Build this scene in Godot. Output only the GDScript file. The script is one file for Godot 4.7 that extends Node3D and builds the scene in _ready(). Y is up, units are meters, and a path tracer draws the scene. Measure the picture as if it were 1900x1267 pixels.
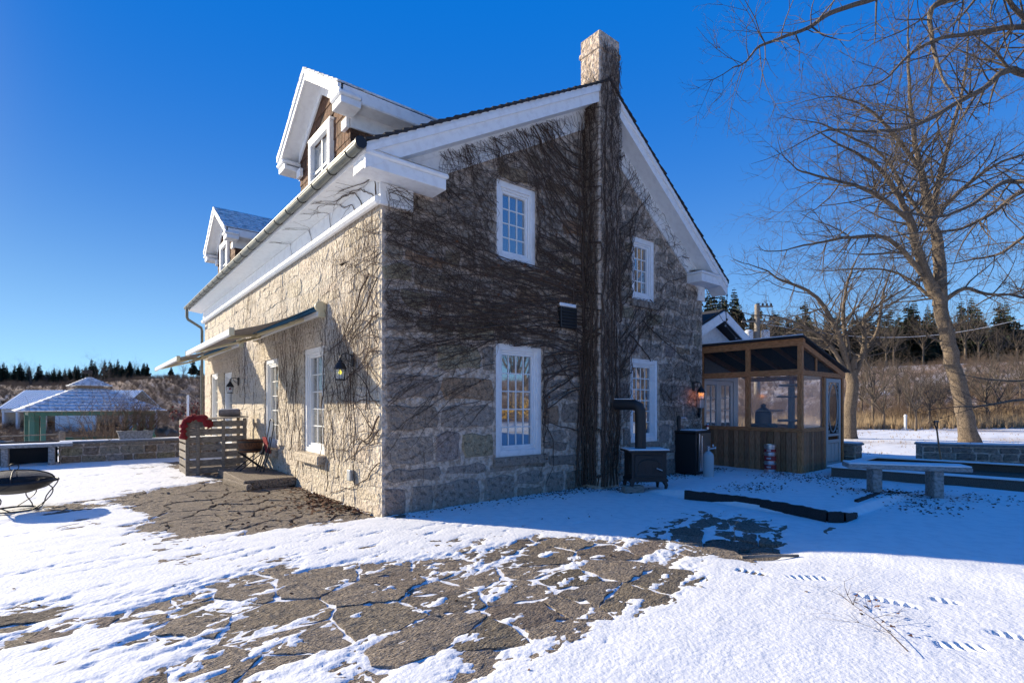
extends Node3D
# A stone farmhouse under climbing vines in thin winter snow.

# ---------------------------------------------------------------- mesh builder
class MB:
	var v := PackedVector3Array()
	var n := PackedVector3Array()
	var c := PackedColorArray()
	var i := PackedInt32Array()
	var tint := Color(1, 1, 1)
	func put(p: Vector3, nn: Vector3) -> int:
		v.append(p); n.append(nn); c.append(tint)
		return v.size() - 1
	func tri(a: Vector3, b: Vector3, d: Vector3) -> void:   # counter-clockwise from outside
		var nn := (b - a).cross(d - a).normalized()
		var k := v.size()
		put(a, nn); put(b, nn); put(d, nn)
		i.append_array(PackedInt32Array([k, k + 2, k + 1]))
	func quad(a: Vector3, b: Vector3, d: Vector3, e: Vector3) -> void:
		var nn := (d - a).cross(e - b).normalized()
		var k := v.size()
		put(a, nn); put(b, nn); put(d, nn); put(e, nn)
		i.append_array(PackedInt32Array([k, k + 2, k + 1, k, k + 3, k + 2]))
	func box(at: Vector3, size: Vector3, turn := Basis.IDENTITY, bev := 0.0) -> void:
		var h := size * 0.5
		var b: float = min(bev, min(h.x, min(h.y, h.z)) * 0.6)
		var ax := [turn.x, turn.y, turn.z]
		var hh := [h.x, h.y, h.z]
		for k in 3:
			var k1 := (k + 1) % 3
			var k2 := (k + 2) % 3
			for s in [-1.0, 1.0]:
				var o: Vector3 = at + ax[k] * hh[k] * s
				var p: Vector3 = ax[k1] * (hh[k1] - b)
				var q: Vector3 = ax[k2] * (hh[k2] - b)
				if s > 0: quad(o - p - q, o + p - q, o + p + q, o - p + q)
				else: quad(o - p + q, o + p + q, o + p - q, o - p - q)
		if b > 0.0:
			for k in 3:
				var k1 := (k + 1) % 3
				var k2 := (k + 2) % 3
				for s in [-1.0, 1.0]:
					for t in [-1.0, 1.0]:
						var l: Vector3 = ax[k] * (hh[k] - b)
						var p1: Vector3 = at + ax[k1] * hh[k1] * s + ax[k2] * (hh[k2] - b) * t
						var p2: Vector3 = at + ax[k1] * (hh[k1] - b) * s + ax[k2] * hh[k2] * t
						if s * t > 0: quad(p1 + l, p1 - l, p2 - l, p2 + l)
						else: quad(p1 - l, p1 + l, p2 + l, p2 - l)
			for sx in [-1.0, 1.0]:
				for sy in [-1.0, 1.0]:
					for sz in [-1.0, 1.0]:
						var px: Vector3 = at + turn.x * hh[0] * sx + turn.y * (hh[1] - b) * sy + turn.z * (hh[2] - b) * sz
						var py: Vector3 = at + turn.x * (hh[0] - b) * sx + turn.y * hh[1] * sy + turn.z * (hh[2] - b) * sz
						var pz: Vector3 = at + turn.x * (hh[0] - b) * sx + turn.y * (hh[1] - b) * sy + turn.z * hh[2] * sz
						if sx * sy * sz > 0: tri(px, py, pz)
						else: tri(px, pz, py)
	func bar(a: Vector3, b: Vector3, w: float, h: float, up := Vector3.UP, bev := 0.0) -> void:   # a beam from a to b
		var d := (b - a).normalized()
		var s := up.cross(d).normalized()
		if s.length() < 0.5: s = Vector3.RIGHT.cross(d).normalized()
		var u := d.cross(s)
		box((a + b) * 0.5, Vector3(w, h, a.distance_to(b)), Basis(s, u, d), bev)
	func tube(pts: PackedVector3Array, rad: PackedFloat32Array, sides := 6, cap := false) -> void:
		var m := pts.size()
		if m < 2: return
		var side := Vector3.ZERO
		var base := v.size()
		for k in m:
			var d: Vector3 = (pts[min(k + 1, m - 1)] - pts[max(k - 1, 0)]).normalized()
			if k == 0:
				side = d.cross(Vector3(0.31, 0.87, 0.39)).normalized()
				if side.length() < 0.1: side = d.cross(Vector3.RIGHT).normalized()
			else:
				side = (side - d * side.dot(d)).normalized()
			var up := d.cross(side)
			for s in sides:
				var a := TAU * s / sides
				var nn := side * cos(a) + up * sin(a)
				put(pts[k] + nn * rad[k], nn)
		for k in m - 1:
			for s in sides:
				var a := base + k * sides + s
				var b := base + k * sides + (s + 1) % sides
				i.append_array(PackedInt32Array([a, b + sides, b, a, a + sides, b + sides]))
		if cap:
			for e in [0, m - 1]:
				var d: Vector3 = (pts[0] - pts[1]).normalized() if e == 0 else (pts[m - 1] - pts[m - 2]).normalized()
				var k := put(pts[e], d)
				for s in sides: put(v[base + e * sides + s], d)
				for s in sides:
					var a := k + 1 + s
					var b := k + 1 + (s + 1) % sides
					if e == 0: i.append_array(PackedInt32Array([k, a, b]))
					else: i.append_array(PackedInt32Array([k, b, a]))
	func lathe(prof: Array, seg: int, at := Transform3D.IDENTITY) -> void:   # profile of Vector2(radius, height), bottom to top
		for j in prof.size() - 1:
			var p: Vector2 = prof[j]
			var q: Vector2 = prof[j + 1]
			var nn := Vector2(q.y - p.y, p.x - q.x).normalized()
			var base := v.size()
			for s in seg + 1:
				var a := TAU * s / seg
				var dir := Vector3(cos(a), 0, -sin(a))
				var no := (at.basis * (dir * nn.x + Vector3.UP * nn.y)).normalized()
				put(at * (dir * p.x + Vector3.UP * p.y), no)
				put(at * (dir * q.x + Vector3.UP * q.y), no)
			for s in seg:
				var a := base + s * 2
				i.append_array(PackedInt32Array([a, a + 3, a + 2, a, a + 1, a + 3]))
	func prism(poly: Array, z0: float, z1: float, at := Transform3D.IDENTITY) -> void:   # counter-clockwise polygon of Vector2, pushed from z0 to z1
		var pp := PackedVector2Array(poly)
		var ix := Geometry2D.triangulate_polygon(pp)
		for t in range(0, ix.size(), 3):
			var a := pp[ix[t]]
			var b := pp[ix[t + 1]]
			var d := pp[ix[t + 2]]
			if (b - a).cross(d - a) < 0:
				var w := b
				b = d
				d = w
			tri(at * Vector3(a.x, a.y, z1), at * Vector3(b.x, b.y, z1), at * Vector3(d.x, d.y, z1))
			tri(at * Vector3(a.x, a.y, z0), at * Vector3(d.x, d.y, z0), at * Vector3(b.x, b.y, z0))
		for k in pp.size():
			var a := pp[k]
			var b := pp[(k + 1) % pp.size()]
			quad(at * Vector3(a.x, a.y, z0), at * Vector3(b.x, b.y, z0), at * Vector3(b.x, b.y, z1), at * Vector3(a.x, a.y, z1))
	func mesh() -> ArrayMesh:
		var m := ArrayMesh.new()
		var arr := []
		arr.resize(Mesh.ARRAY_MAX)
		arr[Mesh.ARRAY_VERTEX] = v
		arr[Mesh.ARRAY_NORMAL] = n
		arr[Mesh.ARRAY_COLOR] = c
		arr[Mesh.ARRAY_INDEX] = i
		m.add_surface_from_arrays(Mesh.PRIMITIVE_TRIANGLES, arr)
		return m

# ---------------------------------------------------------------- scene helpers
var M := {}
var taken := {}
var rng := RandomNumberGenerator.new()
var nz := FastNoiseLite.new()

func rr(a: float, b: float) -> float: return rng.randf_range(a, b)
func V(x: float, y: float, z: float) -> Vector3: return Vector3(x, y, z)

func numbered(called: String) -> String:
	if not taken.has(called):
		taken[called] = 0
		return called
	taken[called] += 1
	return "%s_%03d" % [called, taken[called]]

func tag(o: Node, label: String, category: String, group := "", kind := "") -> Node:
	if label: o.set_meta("label", label)
	if category: o.set_meta("category", category)
	if group: o.set_meta("group", group)
	if kind: o.set_meta("kind", kind)
	return o

func thing(called: String, label: String, category: String, at := Vector3.ZERO, turn := 0.0, group := "") -> Node3D:
	var o := Node3D.new()
	o.name = numbered(called)
	add_child(o)
	o.position = at
	o.rotation.y = turn
	tag(o, label, category, group)
	return o

func part(called: String, mb: MB, m: Material, parent: Node = null) -> MeshInstance3D:
	var o := MeshInstance3D.new()
	o.mesh = mb.mesh()
	o.material_override = m
	if parent == null:
		o.name = numbered(called)
		add_child(o)
	else:
		o.name = called
		parent.add_child(o, true)
	return o

func node(called: String, parent: Node, at := Transform3D.IDENTITY) -> Node3D:
	var o := Node3D.new()
	o.name = called
	parent.add_child(o, true)
	o.transform = at
	return o

func copy(src: Node3D, at: Vector3, turn: float, size: Vector3) -> Node3D:
	var c: Node3D = src.duplicate()
	c.name = numbered(str(src.name).rstrip("0123456789").trim_suffix("_"))
	add_child(c)
	c.transform = Transform3D(Basis(Vector3.UP, turn).scaled_local(size), at)
	return c

# ---------------------------------------------------------------- materials
func ramp(cols: Array) -> Gradient:
	var g := Gradient.new()
	var off := PackedFloat32Array()
	var cc := PackedColorArray()
	for k in cols.size():
		off.append(0.24 + 0.52 * float(k) / (cols.size() - 1))
		var q: Array = cols[k]
		cc.append(Color(q[0], q[1], q[2]).linear_to_srgb())
	g.offsets = off
	g.colors = cc
	return g

func tex(seed_: int, freq: float, cols: Array, octaves := 5, type := FastNoiseLite.TYPE_SIMPLEX_SMOOTH, size := 512, stretch := 1) -> NoiseTexture2D:
	var f := FastNoiseLite.new()
	f.seed = seed_
	f.noise_type = type
	f.frequency = freq
	f.fractal_octaves = octaves
	f.fractal_gain = 0.55
	f.cellular_return_type = FastNoiseLite.RETURN_DISTANCE2_SUB
	var t := NoiseTexture2D.new()
	t.width = size
	t.height = size / stretch
	t.seamless = true
	t.noise = f
	if cols: t.color_ramp = ramp(cols)
	return t

func mat(called: String, col: Array, rough := 0.8, metal := 0.0, spec := 0.5) -> StandardMaterial3D:
	var m := StandardMaterial3D.new()
	m.resource_name = called
	m.albedo_color = Color(col[0], col[1], col[2]).linear_to_srgb()
	m.roughness = rough
	m.metallic = metal
	m.metallic_specular = spec
	m.vertex_color_use_as_albedo = true
	M[called] = m
	return m

func textured(called: String, t: Texture2D, scale: Vector3, rough := 0.85, bump: Texture2D = null, cm := 0.5, world := true) -> StandardMaterial3D:
	var m := mat(called, [1, 1, 1], rough)
	m.albedo_texture = t
	m.uv1_triplanar = true
	m.uv1_world_triplanar = world
	m.uv1_scale = scale
	m.uv1_triplanar_sharpness = 4.0
	if bump:
		m.heightmap_enabled = true
		m.heightmap_texture = bump
		m.heightmap_scale = cm
	return m

func materials() -> void:
	var grain := tex(3, 0.02, [], 6)
	var fine := tex(4, 0.06, [], 4)
	var cells := tex(5, 0.012, [], 3, FastNoiseLite.TYPE_CELLULAR)
	textured("snow", tex(11, 0.01, [[0.74, 0.75, 0.76], [0.80, 0.80, 0.80], [0.82, 0.82, 0.82]], 6), V(0.9, 0.9, 0.9), 0.75, tex(12, 0.05, [], 5), 0.35)
	textured("snow_cap", tex(11, 0.01, [[0.78, 0.79, 0.80], [0.86, 0.86, 0.86]], 4), V(1.3, 1.3, 1.3), 0.8, grain, 0.5)
	textured("flagstone", tex(21, 0.018, [[0.09, 0.07, 0.055], [0.235, 0.19, 0.15], [0.33, 0.272, 0.215], [0.21, 0.168, 0.132], [0.45, 0.38, 0.31]], 6, FastNoiseLite.TYPE_SIMPLEX_SMOOTH, 1024), V(0.8, 0.8, 2.2), 0.9, tex(22, 0.025, [], 6, FastNoiseLite.TYPE_SIMPLEX_SMOOTH, 1024), 4.0)
	textured("joint_soil", tex(23, 0.03, [[0.035, 0.028, 0.022], [0.11, 0.085, 0.06]]), V(1, 1, 1), 0.95)
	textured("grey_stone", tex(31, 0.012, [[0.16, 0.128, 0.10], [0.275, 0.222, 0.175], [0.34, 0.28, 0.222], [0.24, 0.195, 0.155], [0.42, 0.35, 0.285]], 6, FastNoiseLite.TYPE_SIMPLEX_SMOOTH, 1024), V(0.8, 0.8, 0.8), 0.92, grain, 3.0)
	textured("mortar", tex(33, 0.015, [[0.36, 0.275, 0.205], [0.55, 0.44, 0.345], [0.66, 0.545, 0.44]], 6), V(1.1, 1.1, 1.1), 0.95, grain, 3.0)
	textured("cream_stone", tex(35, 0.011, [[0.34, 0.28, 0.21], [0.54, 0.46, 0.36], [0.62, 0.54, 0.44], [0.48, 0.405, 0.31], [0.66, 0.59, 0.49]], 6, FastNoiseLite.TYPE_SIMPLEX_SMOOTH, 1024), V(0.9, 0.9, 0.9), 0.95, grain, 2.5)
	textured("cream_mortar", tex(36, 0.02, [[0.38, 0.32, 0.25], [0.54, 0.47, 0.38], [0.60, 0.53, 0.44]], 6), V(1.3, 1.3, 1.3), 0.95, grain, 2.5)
	textured("white_paint", tex(41, 0.008, [[0.74, 0.735, 0.72], [0.78, 0.78, 0.77], [0.80, 0.80, 0.79], [0.80, 0.80, 0.79]], 6), V(1.4, 1.4, 1.4), 0.55, fine, 0.12)
	mat("vinyl", [0.80, 0.80, 0.80], 0.4)
	mat("grey_paint", [0.42, 0.41, 0.38], 0.7)
	mat("muntin", [0.78, 0.77, 0.74], 0.45)
	textured("asphalt_shingle", tex(43, 0.03, [[0.02, 0.02, 0.022], [0.05, 0.048, 0.048]]), V(3, 3, 3), 0.95, fine, 0.4)
	textured("frosted_shingle", tex(44, 0.012, [[0.30, 0.31, 0.32], [0.58, 0.59, 0.60], [0.68, 0.69, 0.70], [0.72, 0.73, 0.73]], 5), V(0.9, 0.9, 0.9), 0.85, fine, 0.5)
	textured("cedar", tex(45, 0.02, [[0.03, 0.018, 0.013], [0.13, 0.058, 0.028], [0.25, 0.105, 0.04], [0.06, 0.036, 0.027]], 5), V(5, 0.8, 5), 0.85, fine, 0.8)
	textured("gutter", tex(46, 0.01, [[0.10, 0.105, 0.085], [0.17, 0.175, 0.145]], 5), V(2, 2, 0.4), 0.42, null)
	mat("dark_metal", [0.018, 0.018, 0.02], 0.5, 0.2)
	mat("dark_strap", [0.02, 0.02, 0.018], 0.6)
	textured("cast_iron", tex(47, 0.03, [[0.010, 0.010, 0.011], [0.022, 0.021, 0.021], [0.035, 0.028, 0.022]]), V(3, 3, 3), 0.55, fine, 0.15)
	var g := mat("window_glass", [0.36, 0.39, 0.42], 0.02, 0.85, 0.9)
	g.vertex_color_use_as_albedo = false
	g = mat("clear_glass", [0.9, 0.95, 0.95], 0.03, 0.0, 1.0)
	g.transparency = BaseMaterial3D.TRANSPARENCY_ALPHA
	g.albedo_color.a = 0.12
	g = mat("vinyl_sheet", [0.5, 0.55, 0.6], 0.12, 0.0, 0.9)
	g.transparency = BaseMaterial3D.TRANSPARENCY_ALPHA
	g.albedo_color.a = 0.22
	g = mat("insect_screen", [0.012, 0.012, 0.014], 0.8)
	g.transparency = BaseMaterial3D.TRANSPARENCY_ALPHA
	g.albedo_color.a = 0.72
	textured("vine_bark", tex(51, 0.03, [[0.035, 0.021, 0.014], [0.085, 0.053, 0.036], [0.14, 0.092, 0.064]]), V(3, 3, 3), 0.95)
	textured("bark", tex(52, 0.02, [[0.06, 0.043, 0.031], [0.19, 0.142, 0.098], [0.29, 0.225, 0.16], [0.12, 0.09, 0.064]], 6), V(3.0, 0.7, 3.0), 0.95, tex(53, 0.03, [], 5), 3.5)
	textured("twig", tex(54, 0.03, [[0.06, 0.046, 0.036], [0.13, 0.105, 0.082]]), V(2, 2, 2), 0.9)
	mat("brush_twig", [0.14, 0.095, 0.066], 0.95)
	mat("dry_grass", [0.40, 0.29, 0.17], 0.95)
	mat("needles", [0.028, 0.044, 0.022], 0.9)
	textured("new_timber", tex(61, 0.02, [[0.32, 0.115, 0.035], [0.52, 0.21, 0.075], [0.60, 0.27, 0.11]], 5), V(5, 0.6, 5), 0.8, fine, 0.3)
	textured("new_timber_long", tex(61, 0.02, [[0.32, 0.115, 0.035], [0.52, 0.21, 0.075], [0.60, 0.27, 0.11]], 5), V(0.6, 5, 0.6), 0.8, fine, 0.3)
	textured("fence_board", tex(62, 0.02, [[0.25, 0.105, 0.045], [0.40, 0.19, 0.09], [0.47, 0.245, 0.13]], 5), V(6, 0.5, 6), 0.85, fine, 0.4)
	textured("old_wood", tex(63, 0.02, [[0.12, 0.10, 0.08], [0.25, 0.215, 0.18], [0.33, 0.29, 0.24]], 5), V(0.7, 6, 6), 0.9, fine, 0.5)
	textured("concrete", tex(64, 0.02, [[0.20, 0.19, 0.175], [0.32, 0.305, 0.285], [0.38, 0.365, 0.34]], 6), V(1.5, 1.5, 1.5), 0.9, grain, 0.8)
	textured("rubber", tex(65, 0.02, [[0.010, 0.010, 0.011], [0.022, 0.021, 0.021]]), V(3, 3, 3), 0.7, fine, 0.5)
	mat("blue_canvas", [0.02, 0.14, 0.28], 0.85)
	textured("grey_canvas", tex(66, 0.02, [[0.20, 0.175, 0.16], [0.27, 0.24, 0.22]]), V(1, 1, 1), 0.9)
	mat("awning_white", [0.72, 0.72, 0.70], 0.4)
	mat("awning_cap", [0.62, 0.54, 0.34], 0.5)
	mat("steel", [0.55, 0.55, 0.56], 0.28, 1.0)
	mat("galvanised", [0.42, 0.45, 0.48], 0.45, 0.7)
	mat("black_plastic", [0.012, 0.012, 0.013], 0.45)
	mat("tank_paint", [0.42, 0.46, 0.47], 0.5)
	mat("red_paint", [0.30, 0.022, 0.025], 0.5)
	textured("red_cloth", tex(67, 0.05, [[0.22, 0.012, 0.018], [0.40, 0.03, 0.04]]), V(3, 3, 3), 1.0, fine, 2.0)
	mat("green_paint", [0.025, 0.11, 0.09], 0.6)
	mat("white_metal", [0.70, 0.71, 0.72], 0.5)
	textured("leaf", tex(68, 0.05, [[0.07, 0.03, 0.016], [0.16, 0.07, 0.03]]), V(3, 3, 3), 0.95)
	mat("red_leaf", [0.30, 0.02, 0.015], 0.8)
	mat("gold_leaf", [0.50, 0.30, 0.05], 0.8)
	textured("scrub", tex(69, 0.03, [[0.10, 0.062, 0.04], [0.22, 0.14, 0.09], [0.30, 0.20, 0.13]]), V(0.4, 0.4, 0.4), 0.95)
	mat("curtain", [0.72, 0.72, 0.66], 0.9)
	M["curtain"].backlight_enabled = true
	M["curtain"].backlight = Color(0.4, 0.4, 0.36)
	textured("room_wall", tex(70, 0.02, [[0.30, 0.27, 0.22], [0.36, 0.33, 0.28]]), V(1, 1, 1), 0.9)
	var b := mat("lamp_bulb", [0.8, 0.6, 0.3], 0.4)
	b.emission_enabled = true
	b.emission = Color(1.0, 0.55, 0.15)
	b.emission_energy_multiplier = 1.0
	b = mat("dim_bulb", [0.7, 0.7, 0.2], 0.4)
	b.emission_enabled = true
	b.emission = Color(0.9, 0.85, 0.2)
	b.emission_energy_multiplier = 0.8

# ---------------------------------------------------------------- main
func _ready() -> void:
	rng.seed = 7
	nz.seed = 5
	nz.noise_type = FastNoiseLite.TYPE_SIMPLEX_SMOOTH
	nz.fractal_octaves = 4
	nz.frequency = 1.0
	# camera: a level wide lens with a little rise
	var cam := Camera3D.new()
	cam.name = "camera"
	add_child(cam)
	cam.position = V(-3.0664, 1.5, 6.4623)
	cam.rotation = V(0, -0.6882, 0)
	cam.projection = Camera3D.PROJECTION_FRUSTUM
	cam.near = 0.1
	cam.far = 1500.0
	cam.size = 0.1 * 1267.0 / 965.59
	cam.frustum_offset = Vector2(0, 0.1 * 117.75 / 965.59)
	# sky, sun, exposure
	var sky_mat := ProceduralSkyMaterial.new()
	sky_mat.sky_top_color = Color(0.0, 0.345, 0.66)
	sky_mat.sky_horizon_color = Color(0.60, 0.785, 0.885)
	sky_mat.sky_curve = 0.115
	sky_mat.ground_bottom_color = Color(0.45, 0.48, 0.52)
	sky_mat.ground_horizon_color = Color(0.55, 0.62, 0.70)
	sky_mat.sun_angle_max = 70.0
	sky_mat.sun_curve = 0.12
	sky_mat.sky_energy_multiplier = 1.0
	var sky := Sky.new()
	sky.sky_material = sky_mat
	var env := Environment.new()
	env.background_mode = Environment.BG_SKY
	env.sky = sky
	env.tonemap_mode = Environment.TONE_MAPPER_LINEAR
	env.tonemap_exposure = 1.75
	env.sdfgi_enabled = true
	env.ssao_enabled = true
	env.ssil_enabled = true
	var we := WorldEnvironment.new()
	we.name = "environment"
	we.environment = env
	add_child(we)
	var sun := DirectionalLight3D.new()
	sun.name = "sun"
	sun.light_color = Color(1.0, 0.945, 0.84)
	sun.light_energy = 1.6
	sun.light_angular_distance = 0.5
	sun.shadow_enabled = true
	add_child(sun)
	sun.look_at_from_position(Vector3.ZERO, V(0.514 * 0.9367, -0.3502, 0.857 * 0.9367))

	materials()
	terrain()
	patio()
	house()
	wing_and_porch()
	vines()
	yard_right()
	yard_left()
	far_left()
	trees()
	far_right()
	litter()

# ---------------------------------------------------------------- terrain
const PA := [[-2.91,1.95],[-2.60,1.62],[-2.33,1.76],[-2.11,1.37],[-1.65,1.35],[-1.40,1.76],[-1.00,1.78],[-0.68,2.04],[-0.14,2.14],[0.51,2.21],[1.33,2.54],[1.83,3.18],[1.63,3.59],[0.98,3.91],[0.32,3.95],[0.06,3.95],[-0.62,4.10],[-0.86,3.89],[-1.26,3.91],[-1.59,3.72],[-1.80,3.74],[-1.93,3.26],[-2.25,3.05],[-2.35,2.68],[-2.69,2.50]]
const PB := [[0.2,0.02],[-0.46,-0.12],[-1.14,-0.08],[-1.68,-0.32],[-2.24,-0.55],[-2.64,-1.45],[-2.26,-1.94],[-2.56,-2.80],[-2.81,-4.12],[-1.98,-4.84],[-1.07,-5.13],[-1.37,-7.93],[-1.50,-9.82],[0.27,-9.79],[0.2,-5.03],[0.2,-3.42],[0.2,-1.79]]
const PC := [[2.26,2.82],[3.61,2.75],[3.89,3.20],[3.32,3.69],[2.59,3.93],[1.96,3.87],[2.11,3.33]]
const PD := [[-3.65,-3.85],[-3.10,-3.89],[-2.86,-3.25],[-3.33,-3.05]]
const PE := [[-2.58,3.19],[-2.40,3.06],[-2.12,3.02],[-2.03,3.18],[-2.25,3.30],[-2.43,3.37],[-2.59,3.43]]
const PG := [[-3.48,1.53],[-3.35,1.53],[-3.30,1.95],[-3.43,1.93]]
const SX := -5.0
const SZ := -10.2
const SS := 0.08
const SNX := 126
const SNZ := 205
var sdf := PackedFloat32Array()

func poly_dist(poly: Array, x: float, z: float) -> float:   # positive inside
	var best := 1e9
	var inside := false
	var m := poly.size()
	for k in m:
		var a: Array = poly[k]
		var b: Array = poly[(k + 1) % m]
		var ex: float = b[0] - a[0]
		var ez: float = b[1] - a[1]
		var wx: float = x - a[0]
		var wz: float = z - a[1]
		var t: float = clamp((wx * ex + wz * ez) / (ex * ex + ez * ez), 0.0, 1.0)
		var dx := wx - ex * t
		var dz := wz - ez * t
		best = min(best, dx * dx + dz * dz)
		if (a[1] > z) != (b[1] > z) and x < ex * (z - a[1]) / ez + a[0]: inside = not inside
	return sqrt(best) if inside else -sqrt(best)

func make_sdf() -> void:
	for j in SNZ:
		for k in SNX:
			var x := SX + k * SS
			var z := SZ + j * SS
			var d := -9.0
			for p in [PA, PB, PC, PD, PE, PG]: d = max(d, poly_dist(p, x, z))
			sdf.append(d)

func swept(x: float, z: float) -> float:   # how far inside the wind-swept, bare part of the patio
	var fx := (x - SX) / SS
	var fz := (z - SZ) / SS
	if fx < 0 or fz < 0 or fx >= SNX - 1 or fz >= SNZ - 1: return -3.0
	var k := int(fx)
	var j := int(fz)
	fx -= k
	fz -= j
	var b := j * SNX + k
	return lerpf(lerpf(sdf[b], sdf[b + 1], fx), lerpf(sdf[b + SNX], sdf[b + SNX + 1], fx), fz)

func lay(x: float, z: float) -> float:   # the lie of the land
	var h := 0.0
	var phi := atan2(x + 3.07, 6.46 - z)
	if z < -11.2:
		var left := smoothstep(0.75, 0.45, phi)
		h += left * (-1.5 * smoothstep(-11.4, -17.0, z) - 0.7 * smoothstep(-20.0, -50.0, z) + smoothstep(-60.0, -135.0, z) * lerpf(7.6, 9.8, smoothstep(-12.0, 14.0, x)))
	var right := smoothstep(0.8, 1.0, phi)
	if x > 25.0:
		h += right * smoothstep(34.0, 120.0, x - 0.3 * z) * 8.5
	if z > 30.0:
		h += (1.0 - right * smoothstep(60.0, 30.0, z)) * smoothstep(34.0, 90.0, z) * 6.0
	if absf(x) < 9.0 and z > -2.0 and z < 8.0:
		h -= 0.13 * exp(-((x - 2.3) * (x - 2.3) + (z - 3.8) * (z - 3.8)) / 0.12)
		h += 0.045 * smoothstep(2.4, 3.0, x) * smoothstep(3.9, 4.4, z)
	# the raised bed behind the black edging
	if x > 4.2 and x < 8.0 and z > 0.4 and z < 4.2:
		h += 0.10 * smoothstep(4.30, 4.42, x) * smoothstep(8.0, 6.3, x) * smoothstep(0.6, 1.8, z) * smoothstep(4.02, 3.9, z - 0.06 * (x - 4.3))
	return h

func snow_depth(x: float, z: float) -> float:
	# drifts combed along x by the wind; the bare slabs show wherever this falls below zero
	var drift := nz.get_noise_2d(x * 0.35 + 40.0, z * 0.9)
	if x < -5.0 or x > 5.0 or z < -10.0 or z > 6.2: return 0.02 + 0.012 * drift
	var e := swept(x, z)
	var streak := nz.get_noise_2d(x * 0.9 + 0.35 * z, z * 3.4 + 0.9 * x + 20.0)
	var spot := nz.get_noise_2d(x * 3.1 + 9.0, z * 4.6)
	var fine := nz.get_noise_2d(x * 9.0, z * 16.0 + 4.0)
	var low := -0.009
	var open: float = clamp(e * 1.7 + 0.02, -0.56, 0.30)
	if z < 0.3 and x < 0.0:
		open = clamp(e * 3.0, -0.62, 1.2)
		low = -0.035
	if z > 4.2 and x > -1.9 or x > 0.5 and z > 3.4 or x > 2.0 and z < 2.4: open = min(open, clamp(e * 3.0, -1.5, 0.3))
	var s := -open + streak * 0.74 + spot * 0.46 + fine * 0.34
	var h: float = clamp(s * 0.04, low, 0.011 + 0.004 * s)
	return h + 0.006 * drift

const PRINTS := [[1.52,4.25,1.33,0.30],[1.745,4.635,0.80,0.36],[1.635,5.215,1.44,0.42],[1.97,5.5,1.24,0.2],[1.105,5.745,0.857,0.32],[1.54,5.905,1.27,0.22]]

func footprint(x: float, z: float) -> float:
	var h := 0.0
	for p in PRINTS:
		var dx: float = x - p[0]
		var dz: float = z - p[1]
		if absf(dx) > 0.4 or absf(dz) > 0.4: continue
		var ca := sin(p[2])
		var sa := cos(p[2])

		var u: float = dx * sa + dz * ca
		var w: float = -dx * ca + dz * sa
		var l: float = p[3] * 0.5
		var inside: float = smoothstep(l, l - 0.03, absf(u)) * smoothstep(0.06, 0.045, absf(w) + 0.02 * absf(u) / l)
		if inside <= 0.0: continue
		h -= inside * (0.006 + 0.024 * smoothstep(-0.2, 0.7, sin(u * TAU / 0.062)))
	return h

func axis(parts: Array, lo: float, hi: float, grow: float) -> PackedFloat32Array:
	var a := PackedFloat32Array()
	for p in parts:
		var k := 0
		while p[0] + k * p[2] < p[1] - 1e-6:
			a.append(p[0] + k * p[2])
			k += 1
	var step: float = parts[-1][2]
	var x: float = parts[-1][1]
	while x < hi:
		a.append(x)
		step *= grow
		x += step
	a.append(hi)
	step = parts[0][2]
	x = parts[0][0]
	var b := PackedFloat32Array()
	while x > lo:
		step *= grow
		x -= step
		b.append(max(x, lo))
	b.reverse()
	b.append_array(a)
	return b

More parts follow.
